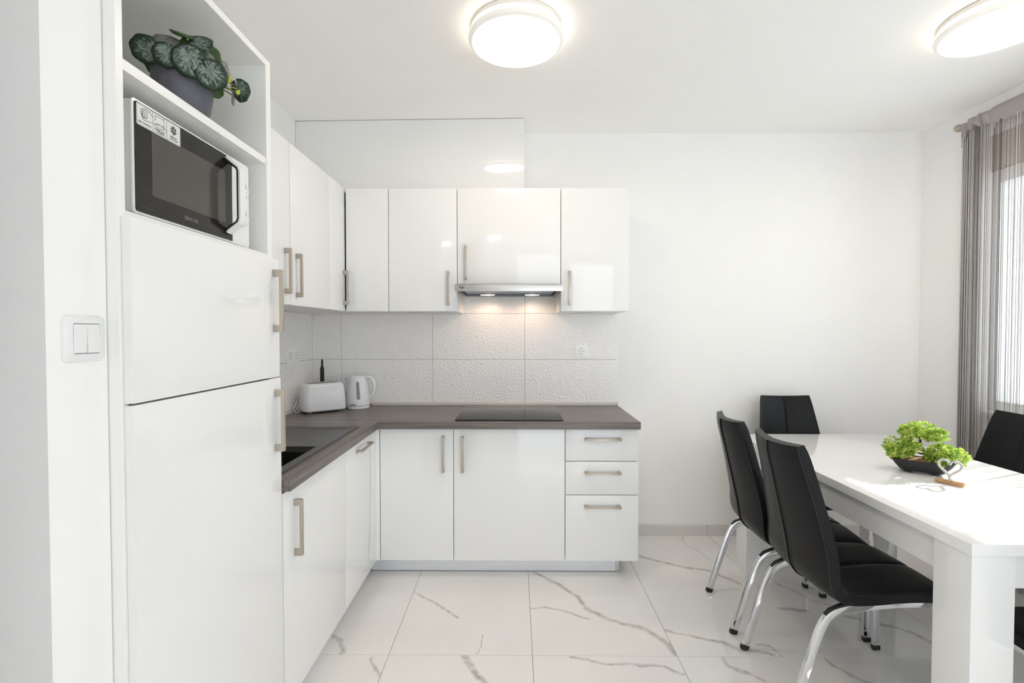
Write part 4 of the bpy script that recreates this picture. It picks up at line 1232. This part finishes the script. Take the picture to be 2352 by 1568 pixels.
for br in ([(0.012, 0.002, 0.075), (-0.03, -0.01, 0.085), (-0.07, -0.015, 0.09)], [(0.012, 0.002, 0.072), (0.05, 0.0, 0.078), (0.10, 0.005, 0.080)]):
    MB().tube([bp(*p) for p in br], 0.003, 6, taper=[0.004, 0.003, 0.002]).build('branch', 'bark', t)
def foliage(clumps, count, label):
    """dense tufts of tiny narrow leaves"""
    verts, faces = [], []
    for _ in range(count):
        cx_, cy2, cz2, rx_, ry_, rz_ = random.choice(clumps)
        while True:
            d = Vector((random.uniform(-1, 1), random.uniform(-1, 1), random.uniform(-0.8, 1)))
            if 0.2 < d.length < 1: break
        d = d.normalized() * (0.55 + 0.45 * random.random())
        c = Vector((cx_ + d.x * rx_ * 1.08, cy2 + d.y * ry_ * 1.08, cz2 + d.z * rz_ * 1.22))
        out = Vector((d.x / rx_, d.y / ry_, d.z / rz_)).normalized()
        for k in range(6):
            dr = (out * 0.9 + Vector((random.gauss(0, .7), random.gauss(0, .7), random.gauss(0, .6)))).normalized()
            sd = dr.cross(Vector((random.gauss(0, 1), random.gauss(0, 1), random.gauss(0, 1)))).normalized()
            l = random.uniform(0.010, 0.017); w = l * 0.22
            up_ = dr.cross(sd) * w * 0.5
            b = len(verts)
            verts += [B @ p for p in (c, c + dr * l * 0.55 + sd * w, c + dr * l, c + dr * l * 0.55 - sd * w, c + dr * l * 0.5 - up_)]
            faces += [(b, b + 1, b + 4), (b + 1, b + 2, b + 4), (b + 2, b + 3, b + 4), (b + 3, b, b + 4)]
    off = ORIGIN[t.name]
    me = bpy.data.meshes.new('foliage')
    me.from_pydata([v - off for v in verts], [], faces)
    me.materials.append(M['bonsai_leaf'])
    o = link('foliage', me, t, label)
    o['kind'] = 'stuff'
    return o
foliage([(-0.005, 0.0, 0.176, 0.058, 0.050, 0.026), (-0.040, 0.0, 0.168, 0.034, 0.035, 0.020), (0.040, 0.0, 0.162, 0.040, 0.035, 0.020)], 420, 'top crown of bright leaves')
foliage([(-0.075, -0.010, 0.098, 0.048, 0.048, 0.034), (-0.040, -0.005, 0.110, 0.036, 0.040, 0.026), (-0.085, -0.015, 0.078, 0.030, 0.035, 0.022)], 420, 'left crown of leaves')
foliage([(0.060, 0.0, 0.092, 0.045, 0.045, 0.028), (0.105, 0.005, 0.082, 0.045, 0.042, 0.024), (0.035, -0.020, 0.078, 0.025, 0.025, 0.022), (0.060, -0.045, 0.066, 0.016, 0.014, 0.014)], 460, 'right crown of sunlit leaves')

t = thing('heart_ornament', 'silver metal heart on a small wooden stick beside the bonsai', 'ornament', (1.676, 1.852, 0.75))
hd = Vector((0.5, -0.866, 0)).normalized(); hc = Vector((1.676, 1.852, 0.7503))
pa, pb = hc - hd * 0.043 + Vector((0, 0, 0.0088)), hc + hd * 0.043 + Vector((0, 0, 0.0088))
MB().tube([pa, pa + hd * 0.02, pa + hd * 0.05, pb], 0.0088, 12, taper=[0.0082, 0.0087, 0.0085, 0.0080]).build('stick', 'oak', t, bevel=0.0)
hp2 = []
for k in range(40):
    a = 2 * PI * k / 40
    x = 16 * math.sin(a) ** 3; y = 13 * math.cos(a) - 5 * math.cos(2 * a) - 2 * math.cos(3 * a) - math.cos(4 * a)
    hp2.append(hc + hd * (x / 16 * 0.036) + Vector((0, 0, 0.030 + (y + 17) / 29.5 * 0.064)))
nrm = hd.cross(Vector((0, 0, 1)))
rr3 = []
for k, p in enumerate(hp2):
    tg = (hp2[(k + 1) % 40] - hp2[k - 1])
    if tg.length < 1e-6: tg = Vector((0, 0, 1))
    tg.normalize(); sd = nrm.cross(tg).normalized()
    rr3.append([p + sd * 0.0042 * ca + nrm * 0.0034 * sa for ca, sa in ((1, 0.6), (0.6, 1), (-0.6, 1), (-1, 0.6), (-1, -0.6), (-0.6, -1), (0.6, -1), (1, -0.6))])
MB().rings(rr3, True, False, True).build('heart', 'heart', t, sharp=60)
MB().tube([hc + Vector((0, 0, 0.0165)), hc + Vector((0, 0, 0.035))], 0.0042, 10).build('stem', 'heart', t)

# ------------------------------------------------------------------ string curtain and its rod
CX = 2.560
t = thing('curtain_rod', 'satin nickel curtain rod with round end knob near the corner', 'rod', (CX, 1.7, 2.515))
MB().lathe((CX, 0.55, 2.515), [(0.009, 0), (0.009, 2.245)], 16, 'y').build('pole', 'nickel', t)
MB().lathe((CX, 2.795, 2.515), [(0.011, 0.0), (0.012, 0.004), (0.018, 0.010), (0.0225, 0.020), (0.021, 0.032), (0.013, 0.040), (0.004, 0.043)], 24, 'y').build('end_knob', 'nickel', t)
for y in (2.765, 0.62):
    b_ = MB().lathe((CX + 0.012, y, 2.515), [(0.006, 0), (0.006, XR - CX - 0.016)], 10, 'x').build('bracket', 'nickel', t)
    MB().lathe((XR - 0.005, y, 2.515), [(0.022, 0.0), (0.024, 0.0045)], 18, 'x').build('wall_plate', 'nickel', b_)

t = thing('string_curtain', 'grey string curtain hanging from the rod in front of the window', 'curtain', (CX, 1.7, 0.0))
# header sleeve: flat band, gathered and knotted towards its end
NYS = 90
def band(y):
    g = max(0.0, min(1.0, (y - 2.60) / 0.06))
    zt_, zb_ = 2.545, 2.450
    zt_ += -0.010 * g + g * 0.006 * math.sin(y * 95)
    zb_ += g * (0.022 + 0.012 * math.sin(y * 70 + 1))
    if y > 2.752: zb_ -= (y - 2.752) / 0.042 * 0.085; zt_ -= (y - 2.752) / 0.042 * 0.012
    th = 0.0135 + g * (0.006 + 0.006 * math.sin(y * 150) + 0.003 * math.sin(y * 260))
    return zt_, zb_, th
rgs = []
for k in range(NYS + 1):
    y = 0.62 + (2.796 - 0.62) * (k / NYS if k < 1 else k / NYS)
    if k > 30:
        y = 2.50 + (2.796 - 2.50) * (k - 30) / (NYS - 30)
    else:
        y = 0.62 + (2.50 - 0.62) * k / 30
    zt_, zb_, th = band(y)
    zc_ = 2.515; ring = []
    for a, z in ((0.0, zt_), (0.75, zt_ - 0.008), (1.0, zc_), (0.55, zc_ - 0.025), (0.22, zb_ + 0.01), (0.16, zb_), (-0.16, zb_), (-0.22, zb_ + 0.01), (-0.55, zc_ - 0.025), (-1.0, zc_), (-0.75, zt_ - 0.008)):
        z = max(z, zb_)
        ring.append((CX + a * th + 0.002 * math.sin(y * 120 + z * 300) * max(0, min(1, (y - 2.6) / .05)), y, z))
    rgs.append(ring)
MB().rings(rgs, True, False).build('header', 'header', t, sharp=70, label='grey fabric header knotted at its end')
for yk, zk, rk in ((2.690, 2.505, 0.026), (2.735, 2.500, 0.024)):
    rgs = []
    for k in range(9):
        a = PI * k / 8
        rgs.append([(CX - 0.004 + rk * 0.85 * math.sin(a) * math.cos(q * PI / 6) * (1 + .2 * math.sin(3 * q)), yk + 0.5 * rk * math.cos(a) + 0.2 * rk * math.sin(q * 1.3), zk + rk * 1.5 * math.sin(a) * math.sin(q * PI / 6)) for q in range(12)])
    MB().rings(rgs, True, False).build('knot', 'header', t, sharp=80)
MB().box(CX - 0.008, CX - 0.006, 2.598, 2.612, 2.428, 2.455).build('care_tag', 'header', t)
verts, faces = [], []
def strand(x, y, r, z1, sway):
    n = 9; b0 = len(verts)
    ph = random.uniform(0, 6); a0 = random.uniform(0, 2)
    for i in range(n + 1):
        f = i / n
        z = z1 + (0.012 - z1) * f
        dy = sway * math.sin(f * 3.0 + ph) * f + random.uniform(-.0006, .0006)
        dx = sway * 0.6 * math.cos(f * 2.2 + ph) * f
        for k in range(3):
            a = a0 + k * 2 * PI / 3 + f
            verts.append((x + dx + r * math.cos(a), y + dy + r * math.sin(a), z))
    for i in range(n):
        for k in range(3):
            p, q = b0 + i * 3 + k, b0 + i * 3 + (k + 1) % 3
            faces.append((p, q, q + 3, p + 3))
y = 0.64
while y < 2.69:
    far = y > 2.30
    strand(CX + random.uniform(-0.006, 0.006), y, random.choice((0.0009, 0.0012, 0.0016)), band(y)[1] + 0.012, 0.004)
    gap = random.uniform(0.0022, 0.0062)
    if random.random() < 0.07: gap += random.uniform(0.004, 0.012)
    y += gap
for _ in range(60):                        # denser gathered end
    y = random.uniform(2.668, 2.788)
    strand(CX + random.uniform(-0.012, 0.010), y, random.choice((0.0010, 0.0014, 0.0018)), band(y)[1] + 0.015, 0.003)
me = bpy.data.meshes.new('strings')
me.from_pydata([Vector(v) - ORIGIN[t.name] for v in verts], [], faces)
me.materials.append(M['string'])
for p in me.polygons: p.use_smooth = True
o = link('strings', me, t)
o['kind'] = 'stuff'
